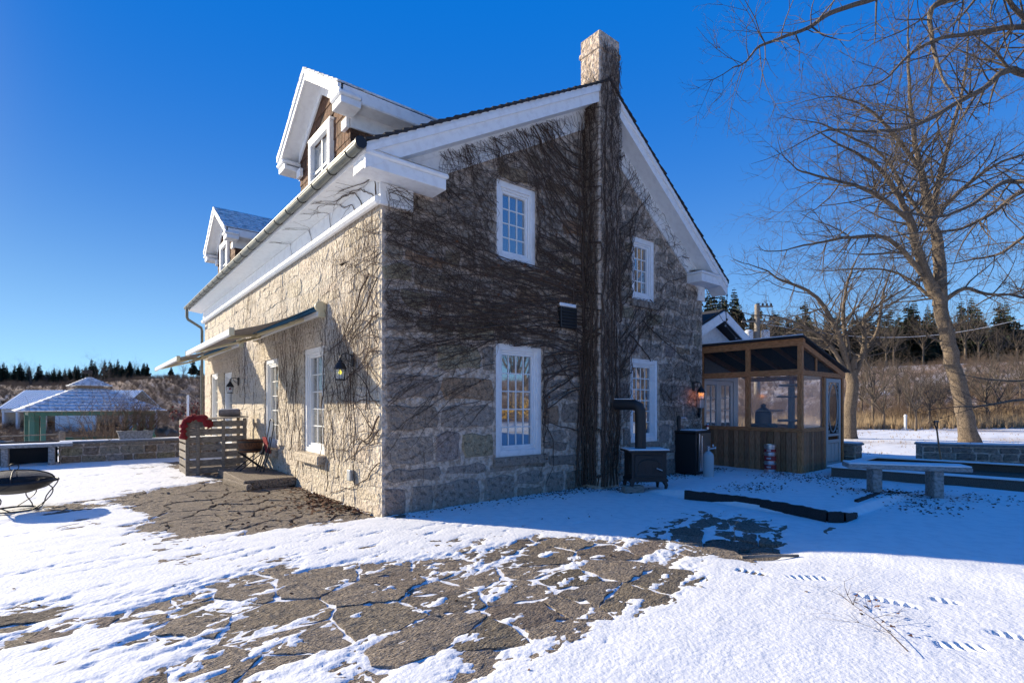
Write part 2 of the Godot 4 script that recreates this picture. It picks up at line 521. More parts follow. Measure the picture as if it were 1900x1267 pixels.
func terrain() -> void:
	make_sdf()
	var xs := axis([[-4.6, 0.9, 0.023], [0.9, 2.2, 0.014], [2.2, 4.2, 0.035]], -700.0, 900.0, 1.055)
	var zs := axis([[-10.0, -4.0, 0.08], [-4.0, 0.0, 0.035], [0.0, 3.95, 0.023], [3.95, 6.05, 0.016]], -900.0, 700.0, 1.055)
	var w := xs.size()
	var d := zs.size()
	var hh := PackedFloat32Array()
	hh.resize(w * d)
	var g := MB.new()
	g.v.resize(w * d)
	g.n.resize(w * d)
	g.c.resize(w * d)
	for j in d:
		var z := zs[j]
		for k in w:
			var x := xs[k]
			var h := lay(x, z)
			var near: bool = x > -9.0 and x < 16.0 and z > -11.0 and z < 10.0
			if near:
				h += snow_depth(x, z)
				if x > 0.9 and x < 2.3 and z > 3.9: h += footprint(x, z)
			else:
				h += 0.02 + 0.05 * nz.get_noise_2d(x * 0.3, z * 0.3)
			hh[j * w + k] = h
			g.v[j * w + k] = V(x, h, z)
	var snow_c := Color(1, 1, 1)
	for j in d:
		for k in w:
			var at := j * w + k
			var k0: int = max(k - 1, 0)
			var k1: int = min(k + 1, w - 1)
			var j0: int = max(j - 1, 0)
			var j1: int = min(j + 1, d - 1)
			g.n[at] = V(-(hh[j * w + k1] - hh[j * w + k0]) / (xs[k1] - xs[k0]), 1.0, -(hh[j1 * w + k] - hh[j0 * w + k]) / (zs[j1] - zs[j0])).normalized()
			var x := xs[k]
			var z := zs[j]
			var grass := 0.0
			if z < -15.0 or x > 13.0 or z > 24.0 or x < -14.0:
				var far: float = max(max(smoothstep(30.0, 44.0, x - 0.3 * z) if z > -60.0 and x > 10.0 else 0.0, 1.4 * smoothstep(-50.0, -60.0, z)), smoothstep(22.0, 30.0, z))
				grass = clamp(far + 0.9 * (nz.get_noise_2d(x * 0.17, z * 0.17) - 0.12) + 0.5 * nz.get_noise_2d(x * 0.9, z * 0.9), 0.0, 1.0)
				grass *= smoothstep(-15.0, -20.0, z) if z < 0.0 and x < 13.0 else 1.0
			g.c[at] = snow_c.lerp(Color(0.36, 0.23, 0.14), grass)
	var ii := PackedInt32Array()
	ii.resize((w - 1) * (d - 1) * 6)
	var q := 0
	for j in d - 1:
		for k in w - 1:
			var a := j * w + k
			ii[q] = a; ii[q + 1] = a + 1; ii[q + 2] = a + w
			ii[q + 3] = a + 1; ii[q + 4] = a + w + 1; ii[q + 5] = a + w
			q += 6
	g.i = ii
	var o := part("snow_ground", g, M.snow)
	tag(o, "thin wind-combed snow over the yard, fields and hills", "", "", "structure")

# ---------------------------------------------------------------- flagstone patio
func clip_half(poly: PackedVector2Array, m: Vector2, nn: Vector2) -> PackedVector2Array:   # keep the side away from nn
	var out := PackedVector2Array()
	for k in poly.size():
		var a := poly[k]
		var b := poly[(k + 1) % poly.size()]
		var da := (a - m).dot(nn)
		var db := (b - m).dot(nn)
		if da <= 0: out.append(a)
		if (da < 0 and db > 0) or (da > 0 and db < 0): out.append(a.lerp(b, da / (da - db)))
	return out

func patio() -> void:
	rng.seed = 21
	var root := Node3D.new()
	root.name = "flagstone_patio"
	add_child(root)
	tag(root, "brown flagstone paving laid round the house, half under snow", "", "", "structure")
	var bed := MB.new()
	for p in [[-4.4, -10.0, 0.0, -0.02], [-4.4, -0.02, 4.15, 5.4]]:
		var nx := 12
		var nzz := 14
		for a in nx:
			for b in nzz:
				var c4 := []
				for q in [[0, 0], [0, 1], [1, 1], [1, 0]]:
					var x := lerpf(p[0], p[2], float(a + q[0]) / nx)
					var z := lerpf(p[1], p[3], float(b + q[1]) / nzz)
					c4.append(V(x, lay(x, z) - 0.021, z))
				bed.quad(c4[0], c4[1], c4[2], c4[3])
	part("joint_bed", bed, M.joint_soil, root)
	# irregular slabs: cells round scattered points, stretched along x
	var pts := PackedVector2Array()
	var gx := 0.47
	var gz := 0.32
	var z := -10.2
	var row := 0
	while z < 5.8:
		var x := -5.0 + (0.28 if row % 2 else 0.0)
		while x < 5.0:
			if rng.randf() > 0.24: pts.append(Vector2(x + rr(-0.23, 0.23), z + rr(-0.15, 0.15)))
			x += gx
		z += gz
		row += 1
	var skew := 0.25
	for k in pts.size(): pts[k] = Vector2(pts[k].x, pts[k].y - skew * 0.35 * pts[k].x)
	var picked := []
	for k in pts.size():
		var p := pts[k]
		if p.x > -0.15 and p.y < 0.05: continue
		if p.y > 5.7 or p.x < -4.4 or p.x > 4.2: continue
		if p.x > 1.5 and p.y < 2.3: continue
		var e := swept(p.x, p.y)
		if e < -0.75: continue
		picked.append([e, k])
	picked.sort_custom(func(a, b): return a[0] > b[0])
	for pk in picked.slice(0, 290):
		var p: Vector2 = pts[pk[1]]
		var poly := PackedVector2Array([p + Vector2(-1, -1), p + Vector2(1, -1), p + Vector2(1, 1), p + Vector2(-1, 1)])
		for q in pts:
			if q == p or q.distance_squared_to(p) > 2.2: continue
			poly = clip_half(poly, (p + q) * 0.5 - (q - p).normalized() * 0.003, (q - p))
			if poly.size() < 3: break
		if p.x < 0.4 and p.y < 0.6:
			if p.y < 0.0: poly = clip_half(poly, Vector2(-0.025, 0), Vector2(1, 0))
			elif p.x > 0: poly = clip_half(poly, Vector2(0, 0.02), Vector2(0, -1))
		if poly.size() < 3: continue
		slab(root, p, poly)

func slab(root: Node3D, p: Vector2, poly: PackedVector2Array) -> void:
	var edge := PackedVector2Array()
	for k in poly.size():
		var a := poly[k]
		var b := poly[(k + 1) % poly.size()]
		var m: int = max(1, int(a.distance_to(b) / 0.055))
		for t in m:
			var q := a.lerp(b, float(t) / m)
			var wob := nz.get_noise_2d(q.x * 5.0, q.y * 5.0) + 0.6 * nz.get_noise_2d(q.x * 21.0, q.y * 21.0)
			edge.append(q + (p - q).normalized() * max(0.0, 0.010 + 0.055 * wob))
	var mb := MB.new()
	var tone := rr(0.6, 1.55)
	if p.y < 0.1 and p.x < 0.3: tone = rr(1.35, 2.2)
	mb.tint = Color(tone * rr(0.97, 1.04), tone, tone * rr(0.90, 1.03))
	var base := lay(p.x, p.y)
	var tilt := Vector2(rr(-0.014, 0.014), rr(-0.014, 0.014))
	var lift := rr(-0.008, 0.010)
	var skew := rr(-0.6, 0.6)
	var seed_x := rr(0.0, 90.0)
	var rel := func(w: Vector2) -> float:   # cleft slate: ledges and pits
		var u := w.x + skew * w.y
		return 0.012 * nz.get_noise_2d(u * 3.0 + seed_x, w.y * 8.0) + 0.006 * nz.get_noise_2d(u * 16.0, w.y * 24.0 + seed_x)
	var bend := func(w: Vector2) -> Vector3:
		var e := 0.012
		return V(-(rel.call(w + Vector2(e, 0)) - rel.call(w - Vector2(e, 0))) / (2 * e), 1.0, -(rel.call(w + Vector2(0, e)) - rel.call(w - Vector2(0, e))) / (2 * e)).normalized()
	var top := func(q: Vector2, s: float) -> Vector3:
		var w := p.lerp(q, s)
		var y: float = base + lift + (w - p).dot(tilt) + rel.call(w)
		return V(w.x, y, w.y)
	var m := edge.size()
	var rings := [0.985, 0.84, 0.66, 0.46, 0.24]
	var idx := []
	for s in rings:
		var r := []
		for q in edge: r.append(mb.put(top.call(q, s), bend.call(p.lerp(q, s))))
		idx.append(r)
	var mid := mb.put(top.call(p, 0.0), Vector3.UP)
	for k in m:
		var k2 := (k + 1) % m
		for r in 4:
			mb.i.append_array(PackedInt32Array([idx[r][k], idx[r][k2], idx[r + 1][k2], idx[r][k], idx[r + 1][k2], idx[r + 1][k]]))
		mb.i.append_array(PackedInt32Array([idx[4][k], idx[4][k2], mid]))
		var a: Vector3 = mb.v[idx[0][k]]
		var b: Vector3 = mb.v[idx[0][k2]]
		var a2 := V(edge[k].x, a.y - 0.035, edge[k].y)
		var b2 := V(edge[k2].x, b.y - 0.035, edge[k2].y)
		mb.quad(b, a, a2, b2)
	part("flagstone", mb, M.flagstone, root)

# ---------------------------------------------------------------- house
const RX := 4.18   # ridge
const RY := 7.32
func roof_l(x: float) -> float: return RY - 0.558 * (RX - x)
func roof_r(x: float) -> float: return RY - 0.712 * (x - RX)
var GABLE := Transform3D.IDENTITY                                                   # u along x, v up, w towards +z
var FRONT := Transform3D(Basis(Vector3(0, 0, 1), Vector3(0, 1, 0), Vector3(-1, 0, 0)), Vector3.ZERO)   # u along z, v up, w towards -x
const GWIN := [[1.921, 2.908, 0.671, 2.478, 4, 5], [1.937, 2.768, 3.80, 5.07, 3, 4], [5.333, 6.087, 3.614, 4.877, 3, 4], [5.284, 6.21, 0.744, 2.436, 4, 6]]
const FWIN := [[-3.219, -2.153, 0.665, 2.498, 3, 5], [-5.844, -4.809, 0.60, 2.474, 3, 5], [-10.20, -9.10, 0.35, 2.40, 2, 5], [-12.15, -11.08, 0.35, 2.46, 2, 5]]

func wall_shell(mb: MB, xf: Transform3D, tops: Array, holes: Array, thick: float, low: float) -> void:
	var cuts := []
	for t in tops: cuts.append(t[0])
	for h in holes:
		cuts.append(h[0])
		cuts.append(h[1])
	cuts.sort()
	for k in cuts.size() - 1:
		var ua: float = cuts[k]
		var ub: float = cuts[k + 1]
		if ub - ua < 1e-4: continue
		var mid := (ua + ub) * 0.5
		var ta := 0.0
		var tb := 0.0
		for t in tops.size() - 1:
			if mid >= tops[t][0] and mid <= tops[t + 1][0]:
				var span: float = tops[t + 1][0] - tops[t][0]
				ta = lerpf(tops[t][1], tops[t + 1][1], (ua - tops[t][0]) / span)
				tb = lerpf(tops[t][1], tops[t + 1][1], (ub - tops[t][0]) / span)
		var over := holes.filter(func(h): return mid > h[0] and mid < h[1])
		over.sort_custom(func(a, b): return a[2] < b[2])
		var v := low
		var spans := []
		for h in over:
			spans.append([v, v, h[2], h[2]])
			v = h[3]
		spans.append([v, v, tb, ta])
		for s in spans:
			for w in [0.0, -thick]:
				var q := [xf * V(ua, s[0], w), xf * V(ub, s[1], w), xf * V(ub, s[2], w), xf * V(ua, s[3], w)]
				if w == 0.0: mb.quad(q[0], q[1], q[2], q[3])
				else: mb.quad(q[1], q[0], q[3], q[2])
	for h in holes:
		var c := [[h[0], h[2]], [h[1], h[2]], [h[1], h[3]], [h[0], h[3]]]
		for k in 4:
			var a: Array = c[k]
			var b: Array = c[(k + 1) % 4]
			mb.quad(xf * V(a[0], a[1], 0), xf * V(a[0], a[1], -thick), xf * V(b[0], b[1], -thick), xf * V(b[0], b[1], 0))

func wall_stone(parent: Node, xf: Transform3D, r: Array, m: Material, proud: float, tint: Color, rough: float) -> void:
	var mb := MB.new()
	mb.tint = tint
	var ua: float = r[0]
	var ub: float = r[1]
	var va: float = r[2]
	var vb: float = r[3]
	var w := ub - ua
	var h := vb - va
	var ring := []
	var nu: int = clamp(int(w / 0.18), 2, 5)
	var nv: int = clamp(int(h / 0.18), 2, 3)
	for k in nu: ring.append(Vector2(ua + w * k / nu, va))
	for k in nv: ring.append(Vector2(ub, va + h * k / nv))
	for k in nu: ring.append(Vector2(ub - w * k / nu, vb))
	for k in nv: ring.append(Vector2(ua, vb - h * k / nv))
	var cen := Vector2((ua + ub) * 0.5, (va + vb) * 0.5)
	var m1 := ring.size()
	var outer := []
	var inner := []
	for k in m1:
		var q: Vector2 = ring[k]
		var corner: bool = k == 0 or k == nu or k == nu + nv or k == 2 * nu + nv
		var jut := Vector2(rr(-1, 1), rr(-1, 1)) * rough
		if corner: q = q.lerp(cen, 0.06 + 0.5 * rough)
		q += jut
		outer.append(q)
		inner.append(q + (cen - q).normalized() * 0.022)
	var tilt := Vector2(rr(-0.012, 0.012), rr(-0.012, 0.012))
	var base := []
	var face := []
	for k in m1:
		var q: Vector2 = inner[k]
		base.append(xf * V(outer[k].x, outer[k].y, -0.004))
		face.append(xf * V(q.x, q.y, proud + (q - cen).dot(tilt) + rr(-0.004, 0.004)))
	var top: Vector3 = xf * V(cen.x + rr(-0.05, 0.05), cen.y + rr(-0.04, 0.04), proud + 0.008)
	for k in m1:
		var k2 := (k + 1) % m1
		mb.quad(base[k], base[k2], face[k2], face[k])
	var nn := xf.basis * Vector3(0, 0, 1)
	var c0 := mb.put(top, nn)
	for k in m1: mb.put(face[k], nn)
	for k in m1: mb.i.append_array(PackedInt32Array([c0, c0 + 1 + (k + 1) % m1, c0 + 1 + k]))
	part("stone", mb, m, parent)

func courses(parent: Node, xf: Transform3D, rows: Array, bounds: Callable, holes: Array, m: Material, proud: float, wmin: float, wmax: float, rough: float, gap: float, tones: Callable) -> void:
	for k in rows.size() - 1:
		var va: float = rows[k]
		var vb: float = rows[k + 1]
		var spans: Array = bounds.call(va, vb)
		for h in holes:
			if h[3] < va + 0.06 or h[2] > vb - 0.06: continue
			var cut := []
			for s in spans:
				if h[1] <= s[0] or h[0] >= s[1]: cut.append(s)
				else:
					if h[0] - s[0] > 0.12: cut.append([s[0], h[0]])
					if s[1] - h[1] > 0.12: cut.append([h[1], s[1]])
			spans = cut
		for s in spans:
			var u: float = s[0]
			while u < s[1] - 0.05:
				var w := rr(wmin, wmax)
				var e: float = min(u + w, s[1])
				if s[1] - e < wmin * 0.6: e = s[1]
				var va2 := va + rr(0.0, 0.05)
				var vb2 := vb - rr(0.0, 0.06)
				if e - u > 0.55 and vb - va > 0.25 and rng.randf() < 0.18:   # two thin stones in place of one
					var vm := va + (vb - va) * rr(0.4, 0.6)
					wall_stone(parent, xf, [u + gap, e - gap, va2 + gap, vm - gap], m, proud * rr(0.6, 1.1), tones.call(u, va), rough)
					wall_stone(parent, xf, [u + gap, e - gap, vm + gap, vb2 - gap], m, proud * rr(0.6, 1.1), tones.call(u, va), rough)
				else:
					wall_stone(parent, xf, [u + gap, e - gap, va2 + gap, vb2 - gap], m, proud * rr(0.6, 1.2), tones.call(u, va), rough)
				u = e

func window(parent: Node, xf: Transform3D, d: Array, recess: float, casing: float, glass: Material, inside: String) -> void:
	var w := node("window", parent)
	var u0: float = d[0]
	var u1: float = d[1]
	var v0: float = d[2]
	var v1: float = d[3]
	var B := xf.basis
	var f := MB.new()
	var put := func(mb: MB, a: float, b: float, c: float, e: float, lo: float, hi: float, bev: float) -> void:
		mb.box(xf * V((a + b) * 0.5, (c + e) * 0.5, (lo + hi) * 0.5), V(b - a, e - c, hi - lo), B, bev)
	var g := casing
	# casing, then a stepped sash
	for st in [[0.0, g, -recess, 0.012 - recess * 0.9], [g, g + 0.035, -recess - 0.03, -recess - 0.008], [g + 0.035, g + 0.075, -recess - 0.07, -recess - 0.03]]:
		var a: float = st[0]
		var b: float = st[1]
		put.call(f, u0 + a, u0 + b, v0 + a, v1 - a, st[2] - 0.03, st[3], 0.006)
		put.call(f, u1 - b, u1 - a, v0 + a, v1 - a, st[2] - 0.03, st[3], 0.006)
		put.call(f, u0 + b, u1 - b, v1 - b, v1 - a, st[2] - 0.03, st[3] - 0.002, 0.006)
		put.call(f, u0 + b, u1 - b, v0 + a, v0 + b, st[2] - 0.03, st[3] - 0.002, 0.006)
	part("frame", f, M.white_paint, w)
	var ga := u0 + g + 0.075
	var gb := u1 - g - 0.075
	var gc := v0 + g + 0.075
	var ge := v1 - g - 0.075
	var wg := -recess - 0.075
	var cols: int = d[4]
	var rows: int = d[5]
	var bar := 0.010
	for a in cols:
		for b in rows:
			var p := MB.new()
			var ua := lerpf(ga, gb, float(a) / cols) + (bar * 0.5 if a > 0 else 0.0)
			var ub := lerpf(ga, gb, float(a + 1) / cols) - (bar * 0.5 if a < cols - 1 else 0.0)
			var va := lerpf(gc, ge, float(b) / rows) + (bar * 0.5 if b > 0 else 0.0)
			var vb := lerpf(gc, ge, float(b + 1) / rows) - (bar * 0.5 if b < rows - 1 else 0.0)
			var t := rr(-0.0015, 0.0015)
			p.quad(xf * V(ua, va, wg + t), xf * V(ub, va, wg - t), xf * V(ub, vb, wg - t), xf * V(ua, vb, wg + t))
			part("pane", p, glass, w)
	for a in range(1, cols):
		var p := MB.new()
		var u := lerpf(ga, gb, float(a) / cols)
		put.call(p, u - bar, u + bar, gc, ge, wg - 0.012, wg + 0.014, 0.004)
		part("muntin", p, M.muntin, w)
	for b in range(1, rows):
		var p := MB.new()
		var v := lerpf(gc, ge, float(b) / rows)
		put.call(p, ga, gb, v - bar, v + bar, wg - 0.011, wg + 0.012, 0.004)
		part("muntin", p, M.muntin, w)
	if inside == "curtain":
		var p := MB.new()
		var m := 26
		for k in m:
			var a := lerpf(u0 + 0.05, u1 - 0.05, float(k) / m)
			var b := lerpf(u0 + 0.05, u1 - 0.05, float(k + 1) / m)
			var wa := -0.42 + 0.02 * sin(k * 2.1)
			var wb := -0.42 + 0.02 * sin((k + 1) * 2.1)
			p.quad(xf * V(a, v0 + 0.05, wa), xf * V(b, v0 + 0.05, wb), xf * V(b, v0 + 1.05, wb), xf * V(a, v0 + 1.05, wa))
		part("curtain", p, M.curtain, w)

func sill(parent: Node, xf: Transform3D, u0: float, u1: float, v: float, h: float, out: float, m: Material) -> void:
	var p := MB.new()
	p.tint = Color(0.9, 0.88, 0.85)
	p.box(xf * V((u0 + u1) * 0.5, v - h * 0.5, out * 0.5 - 0.06), V(u1 - u0, h, out + 0.12), xf.basis, 0.018)
	part("sill", p, m, parent)

func house() -> void:
	rng.seed = 101
	var h := thing("stone_house", "two storey grey stone farmhouse with white eaves, covered in bare vines", "house")
	# --- walls
	var mb := MB.new()
	var holes := GWIN.map(func(d): return d.slice(0, 4))
	wall_shell(mb, GABLE, [[0.0, roof_l(0.0) - 0.12], [RX, RY - 0.12], [7.91, roof_r(7.91) - 0.12]], holes, 0.4, -0.6)
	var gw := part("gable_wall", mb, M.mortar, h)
	mb = MB.new()
	var fh := FWIN.map(func(d): return d.slice(0, 4))
	wall_shell(mb, FRONT, [[-13.23, 4.75], [0.0, 4.75]], fh, 0.4, -0.6)
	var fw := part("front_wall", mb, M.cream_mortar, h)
	mb = MB.new()
	wall_shell(mb, Transform3D(Basis(Vector3(0, 0, -1), Vector3.UP, Vector3(1, 0, 0)), V(7.91, 0, 0)), [[0.0, roof_r(7.91) - 0.12], [13.23, roof_r(7.91) - 0.12]], [], 0.4, -2.6)
	part("side_wall", mb, M.mortar, h)
	mb = MB.new()
	wall_shell(mb, Transform3D(Basis(Vector3(-1, 0, 0), Vector3.UP, Vector3(0, 0, -1)), V(7.91, 0, -13.23)), [[0.0, roof_r(7.91) - 0.12], [7.91 - RX, RY - 0.12], [7.91, roof_l(0.0) - 0.12]], [], 0.4, -2.6)
	part("back_wall", mb, M.mortar, h)
	mb = MB.new()   # floors inside
	for y in [0.3, 3.1]: mb.box(V(3.95, y, -6.6), V(7.0, 0.2, 12.3))
	mb.box(V(4.0, 2.6, -3.0), V(7.0, 5.0, 0.12))
	mb.box(V(3.0, 2.6, -6.6), V(0.12, 5.0, 12.3))
	part("room_partition", mb, M.room_wall, h)
	# --- stones of the gable wall
	var tone_g := func(u: float, v: float) -> Color:
		var t := rr(0.7, 1.25)
		if u > 1.3 and u < 1.9 and v > 1.5 and v < 1.9: return Color(0.75, 0.42, 0.34)
		if rng.randf() < 0.12: return Color(t * 1.25, t * 0.92, t * 0.72)
		if v > 2.7:
			t *= 1.3
			return Color(t * rr(1.0, 1.12), t, t * rr(0.88, 0.98))
		return Color(t * rr(0.97, 1.08), t, t * rr(0.93, 1.06))
	var span_g := func(va: float, vb: float) -> Array:
		var a := 0.015
		var b := 7.89
		if vb > 4.17: a = 0.46
		if vb > roof_l(0.8) - 0.70: a = max(a, (vb + 0.70 - RY) / 0.558 + RX)
		if vb > roof_r(7.4) - 0.66: b = min(b, RX - (vb + 0.66 - RY) / 0.712)
		return [[a, min(3.93, b)], [4.50, b]] if b > 4.6 else [[a, min(3.93, b)]]
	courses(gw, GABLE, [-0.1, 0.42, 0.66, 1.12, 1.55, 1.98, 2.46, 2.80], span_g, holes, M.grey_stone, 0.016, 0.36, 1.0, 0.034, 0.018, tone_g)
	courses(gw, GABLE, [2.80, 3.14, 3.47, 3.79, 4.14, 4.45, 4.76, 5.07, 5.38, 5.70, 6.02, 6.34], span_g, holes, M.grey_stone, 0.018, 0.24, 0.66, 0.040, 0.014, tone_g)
	# --- stones of the sunlit front wall
	var tone_f := func(u: float, v: float) -> Color:
		var t := rr(0.90, 1.08)
		return Color(t * rr(1.0, 1.03), t, t * rr(0.95, 1.0))
	var span_f := func(va: float, vb: float) -> Array: return [[-13.2, -0.015]]
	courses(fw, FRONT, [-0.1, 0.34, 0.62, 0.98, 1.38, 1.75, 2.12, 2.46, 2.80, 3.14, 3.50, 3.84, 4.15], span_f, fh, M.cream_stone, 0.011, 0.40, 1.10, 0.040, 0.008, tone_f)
	# --- windows
	for d in GWIN: window(h, GABLE, d, 0.035, 0.10, M.window_glass, "")
	for k in 4: window(h, FRONT, FWIN[k], 0.045, 0.085, M.clear_glass, "curtain")
	for k in [0, 2, 3]:
		var d: Array = GWIN[k]
		sill(h, GABLE, d[0] - 0.06, d[1] + 0.10, d[2] - 0.003, 0.15, 0.05, M.grey_stone)
	for k in 2:
		var d: Array = FWIN[k]
		sill(h, FRONT, d[0] - 0.08, d[1] + 0.06, d[2] - 0.003, 0.16, 0.14, M.cream_stone)
	# --- chimney on the gable
	mb = MB.new()
	mb.box(V(4.205, 4.0, 0.15), V(0.55, 8.24, 0.466), Basis.IDENTITY, 0.02)
	mb.box(V(4.205, 7.83, 0.15), V(0.59, 0.09, 0.50), Basis.IDENTITY, 0.012)
	mb.box(V(4.205, 8.135, 0.15), V(0.44, 0.05, 0.36), Basis.IDENTITY, 0.01)
	var ch := part("chimney", mb, M.mortar, h)
	ch.set_meta("label", "tall plastered stone chimney rising up the gable")
	for k in 24:
		var y0 := 0.02 + k * 0.335
		if y0 > 7.7: continue
		var t := rr(0.75, 1.1)
		var cs := Transform3D(Basis.IDENTITY, V(0, 0, 0.383))
		wall_stone(ch, cs, [3.95, 4.22 + rr(-0.06, 0.06), y0, y0 + 0.31], M.mortar, 0.010, Color(t, t * 0.97, t * 0.95), 0.014)
		wall_stone(ch, cs, [4.25, 4.46, y0 + 0.02, y0 + 0.31], M.mortar, 0.010, Color(t, t * 0.99, t), 0.014)
	# --- roof: courses of shingles
	var rf := node("roof", h)
	for side in 2:
		var eave := V(-0.42, roof_l(-0.42), 0) if side == 0 else V(8.36, roof_r(8.36), 0)
		var ridge := V(RX, RY, 0)
		var run := ridge.distance_to(eave)
		var up := (ridge - eave).normalized()
		var nn := V(-up.y, up.x, 0) if side == 0 else V(up.y, -up.x, 0)
		if nn.y < 0: nn = -nn
		var deck := MB.new()
		deck.box((eave + ridge) * 0.5 - nn * 0.055 + V(0, 0, -6.615), V(run, 0.05, 13.23 + 0.78), Basis(up, nn, up.cross(nn)))
		part("deck", deck, M.white_paint, rf)
		var m := int(run / 0.15)
		for k in m:
			var a := eave + up * (run * k / m)
			var b := eave + up * (run * (k + 1) / m + 0.05)
			var tilt := (b - a).normalized()
			var c := MB.new()
			var z1 := 0.415 + rr(-0.012, 0.014)
			var mid := (a + b) * 0.5 + V(0, 0, (z1 - 13.65) * 0.5) - nn * 0.012
			var dirv := (b - nn * 0.030 - a).normalized()
			var n2 := V(-dirv.y, dirv.x, 0)
			if n2.y < 0: n2 = -n2
			c.box(mid, V(a.distance_to(b), 0.026, z1 + 13.65), Basis(dirv, n2, dirv.cross(n2)))
			part("shingle_course", c, M.asphalt_shingle, rf)
	# --- white boards of the gable rakes
	var bands := [[0.08, 0.345, 0.345, 0.375, "rake_board"], [0.08, 0.165, 0.376, 0.405, "rake_moulding"], [0.30, 0.325, 0.002, 0.344, "rake_soffit"], [0.326, 0.69, 0.003, 0.035, "rake_frieze"], [0.326, 0.40, 0.036, 0.058, "rake_bead"]]
	for bd in bands:
		var lo := -0.40
		if bd[4] == "rake_frieze" or bd[4] == "rake_bead": lo = 0.35
		mb = MB.new()
		mb.prism([Vector2(lo, roof_l(lo) - bd[1]), Vector2(3.925, roof_l(3.925) - bd[1]), Vector2(3.925, roof_l(3.925) - bd[0]), Vector2(lo, roof_l(lo) - bd[0])], bd[2], bd[3])
		part(bd[4], mb, M.white_paint, h)
		var hi := 8.34
		if bd[4] == "rake_frieze" or bd[4] == "rake_bead": hi = 7.75
		mb = MB.new()
		mb.prism([Vector2(4.485, roof_r(4.485) - bd[1]), Vector2(hi, roof_r(hi) - bd[1]), Vector2(hi, roof_r(hi) - bd[0]), Vector2(4.485, roof_r(4.485) - bd[0])], bd[2], bd[3])
		part(bd[4], mb, M.white_paint, h)
	# --- front eave: frieze, bead, soffit, fascia
	var zc := -6.615
	mb = MB.new()
	mb.box(V(-0.026, 4.42, zc - 0.03), V(0.05, 0.262, 13.23), Basis.IDENTITY, 0.004)
	part("frieze", mb, M.white_paint, h)
	mb = MB.new()
	mb.box(V(-0.055, 4.228, zc + 0.0), V(0.11, 0.115, 13.30), Basis.IDENTITY, 0.035)
	part("bead", mb, M.white_paint, h)
	mb = MB.new()
	mb.quad(V(-0.39, 4.60, 0.36), V(-0.39, 4.60, -13.6), V(-0.04, 4.553, -13.6), V(-0.04, 4.553, 0.36))
	mb.box(V(-0.395, 4.645, zc), V(0.025, 0.11, 13.96))
	part("soffit", mb, M.white_paint, h)
	# --- cornice returns at both eaves
	mb = MB.new()
	mb.box(V(0.19, 4.525, 0.185), V(1.17, 0.15, 0.366), Basis.IDENTITY, 0.006)
	mb.box(V(0.20, 4.635, 0.200), V(1.22, 0.068, 0.40), Basis.IDENTITY, 0.02)
	mb.quad(V(-0.40, 4.672, 0.40), V(0.80, 4.672, 0.40), V(0.76, 4.76, 0.01), V(-0.40, 4.76, 0.01))
	part("cornice_return", mb, M.white_paint, h)
	mb = MB.new()
	mb.box(V(0.195, 4.305, 0.028), V(0.49, 0.28, 0.058), Basis.IDENTITY, 0.004)
	part("frieze_block", mb, M.white_paint, h)
	mb = MB.new()
	mb.box(V(7.80, 4.28, 0.185), V(1.04, 0.17, 0.366), Basis.IDENTITY, 0.006)
	mb.box(V(7.80, 4.395, 0.200), V(1.09, 0.058, 0.40), Basis.IDENTITY, 0.02)
	mb.quad(V(7.27, 4.426, 0.40), V(8.34, 4.426, 0.40), V(8.34, 4.50, 0.01), V(7.30, 4.50, 0.01))
	part("cornice_return", mb, M.white_paint, h)
	mb = MB.new()
	mb.box(V(7.80, 4.03, 0.028), V(0.27, 0.32, 0.058), Basis.IDENTITY, 0.004)
	part("frieze_block", mb, M.white_paint, h)
	mb = MB.new()
	mb.box(V(8.17, 4.28, zc), V(0.48, 0.03, 13.9))
	mb.box(V(8.38, 4.33, zc), V(0.10, 0.10, 14.0), Basis.IDENTITY, 0.02)
	part("back_eave", mb, M.dark_metal, h)
	# --- gutter with straps, end cap, downspout
	var gt := MB.new()
	var gp := []
	for k in 9:
		var a := PI + PI * k / 8.0
		gp.append(Vector2(cos(a) * 0.068, sin(a) * 0.068))
	var gx := -0.478
	var gy := 4.685
	for k in 8:
		var a: Vector2 = gp[k]
		var b: Vector2 = gp[k + 1]
		gt.quad(V(gx + a.x, gy + a.y, -13.6), V(gx + b.x, gy + b.y, -13.6), V(gx + b.x, gy + b.y, 0.43), V(gx + a.x, gy + a.y, 0.43))
		gt.tri(V(gx, gy, 0.43), V(gx + a.x, gy + a.y, 0.43), V(gx + b.x, gy + b.y, 0.43))
		gt.tri(V(gx, gy, -13.6), V(gx + b.x, gy + b.y, -13.6), V(gx + a.x, gy + a.y, -13.6))
	gt.box(V(gx - 0.069, gy + 0.002, zc), V(0.014, 0.014, 14.02))
	var cap := MB.new()
	cap.lathe([Vector2(0.0, 0.0), Vector2(0.075, 0.0), Vector2(0.075, 0.05), Vector2(0.0, 0.05)], 14, Transform3D(Basis(Vector3.RIGHT, PI * 0.5), V(gx, gy - 0.002, 0.39)))
	part("gutter_cap", cap, M.dark_metal, h)
	var gut := part("gutter", gt, M.gutter, h)
	for k in 22:
		var s := MB.new()
		var pts := PackedVector3Array()
		var rad := PackedFloat32Array()
		for q in gp:
			pts.append(V(gx + q.x * 1.05, gy + q.y * 1.05, 0.1 - k * 0.63))
			rad.append(0.008)
		s.tube(pts, rad, 4)
		part("strap", s, M.dark_strap, gut)
	mb = MB.new()
	var dp := PackedVector3Array([V(gx, 4.66, -13.45), V(gx, 4.38, -13.45), V(gx + 0.03, 4.30, -13.45), V(-0.07, 4.06, -13.45), V(-0.05, 3.96, -13.45), V(-0.05, 0.1, -13.45)])
	mb.tube(dp, PackedFloat32Array([0.045, 0.045, 0.045, 0.045, 0.045, 0.045]), 8)
	part("downspout", mb, M.gutter, h)
	# --- dormers
	dormer(h, -2.2)
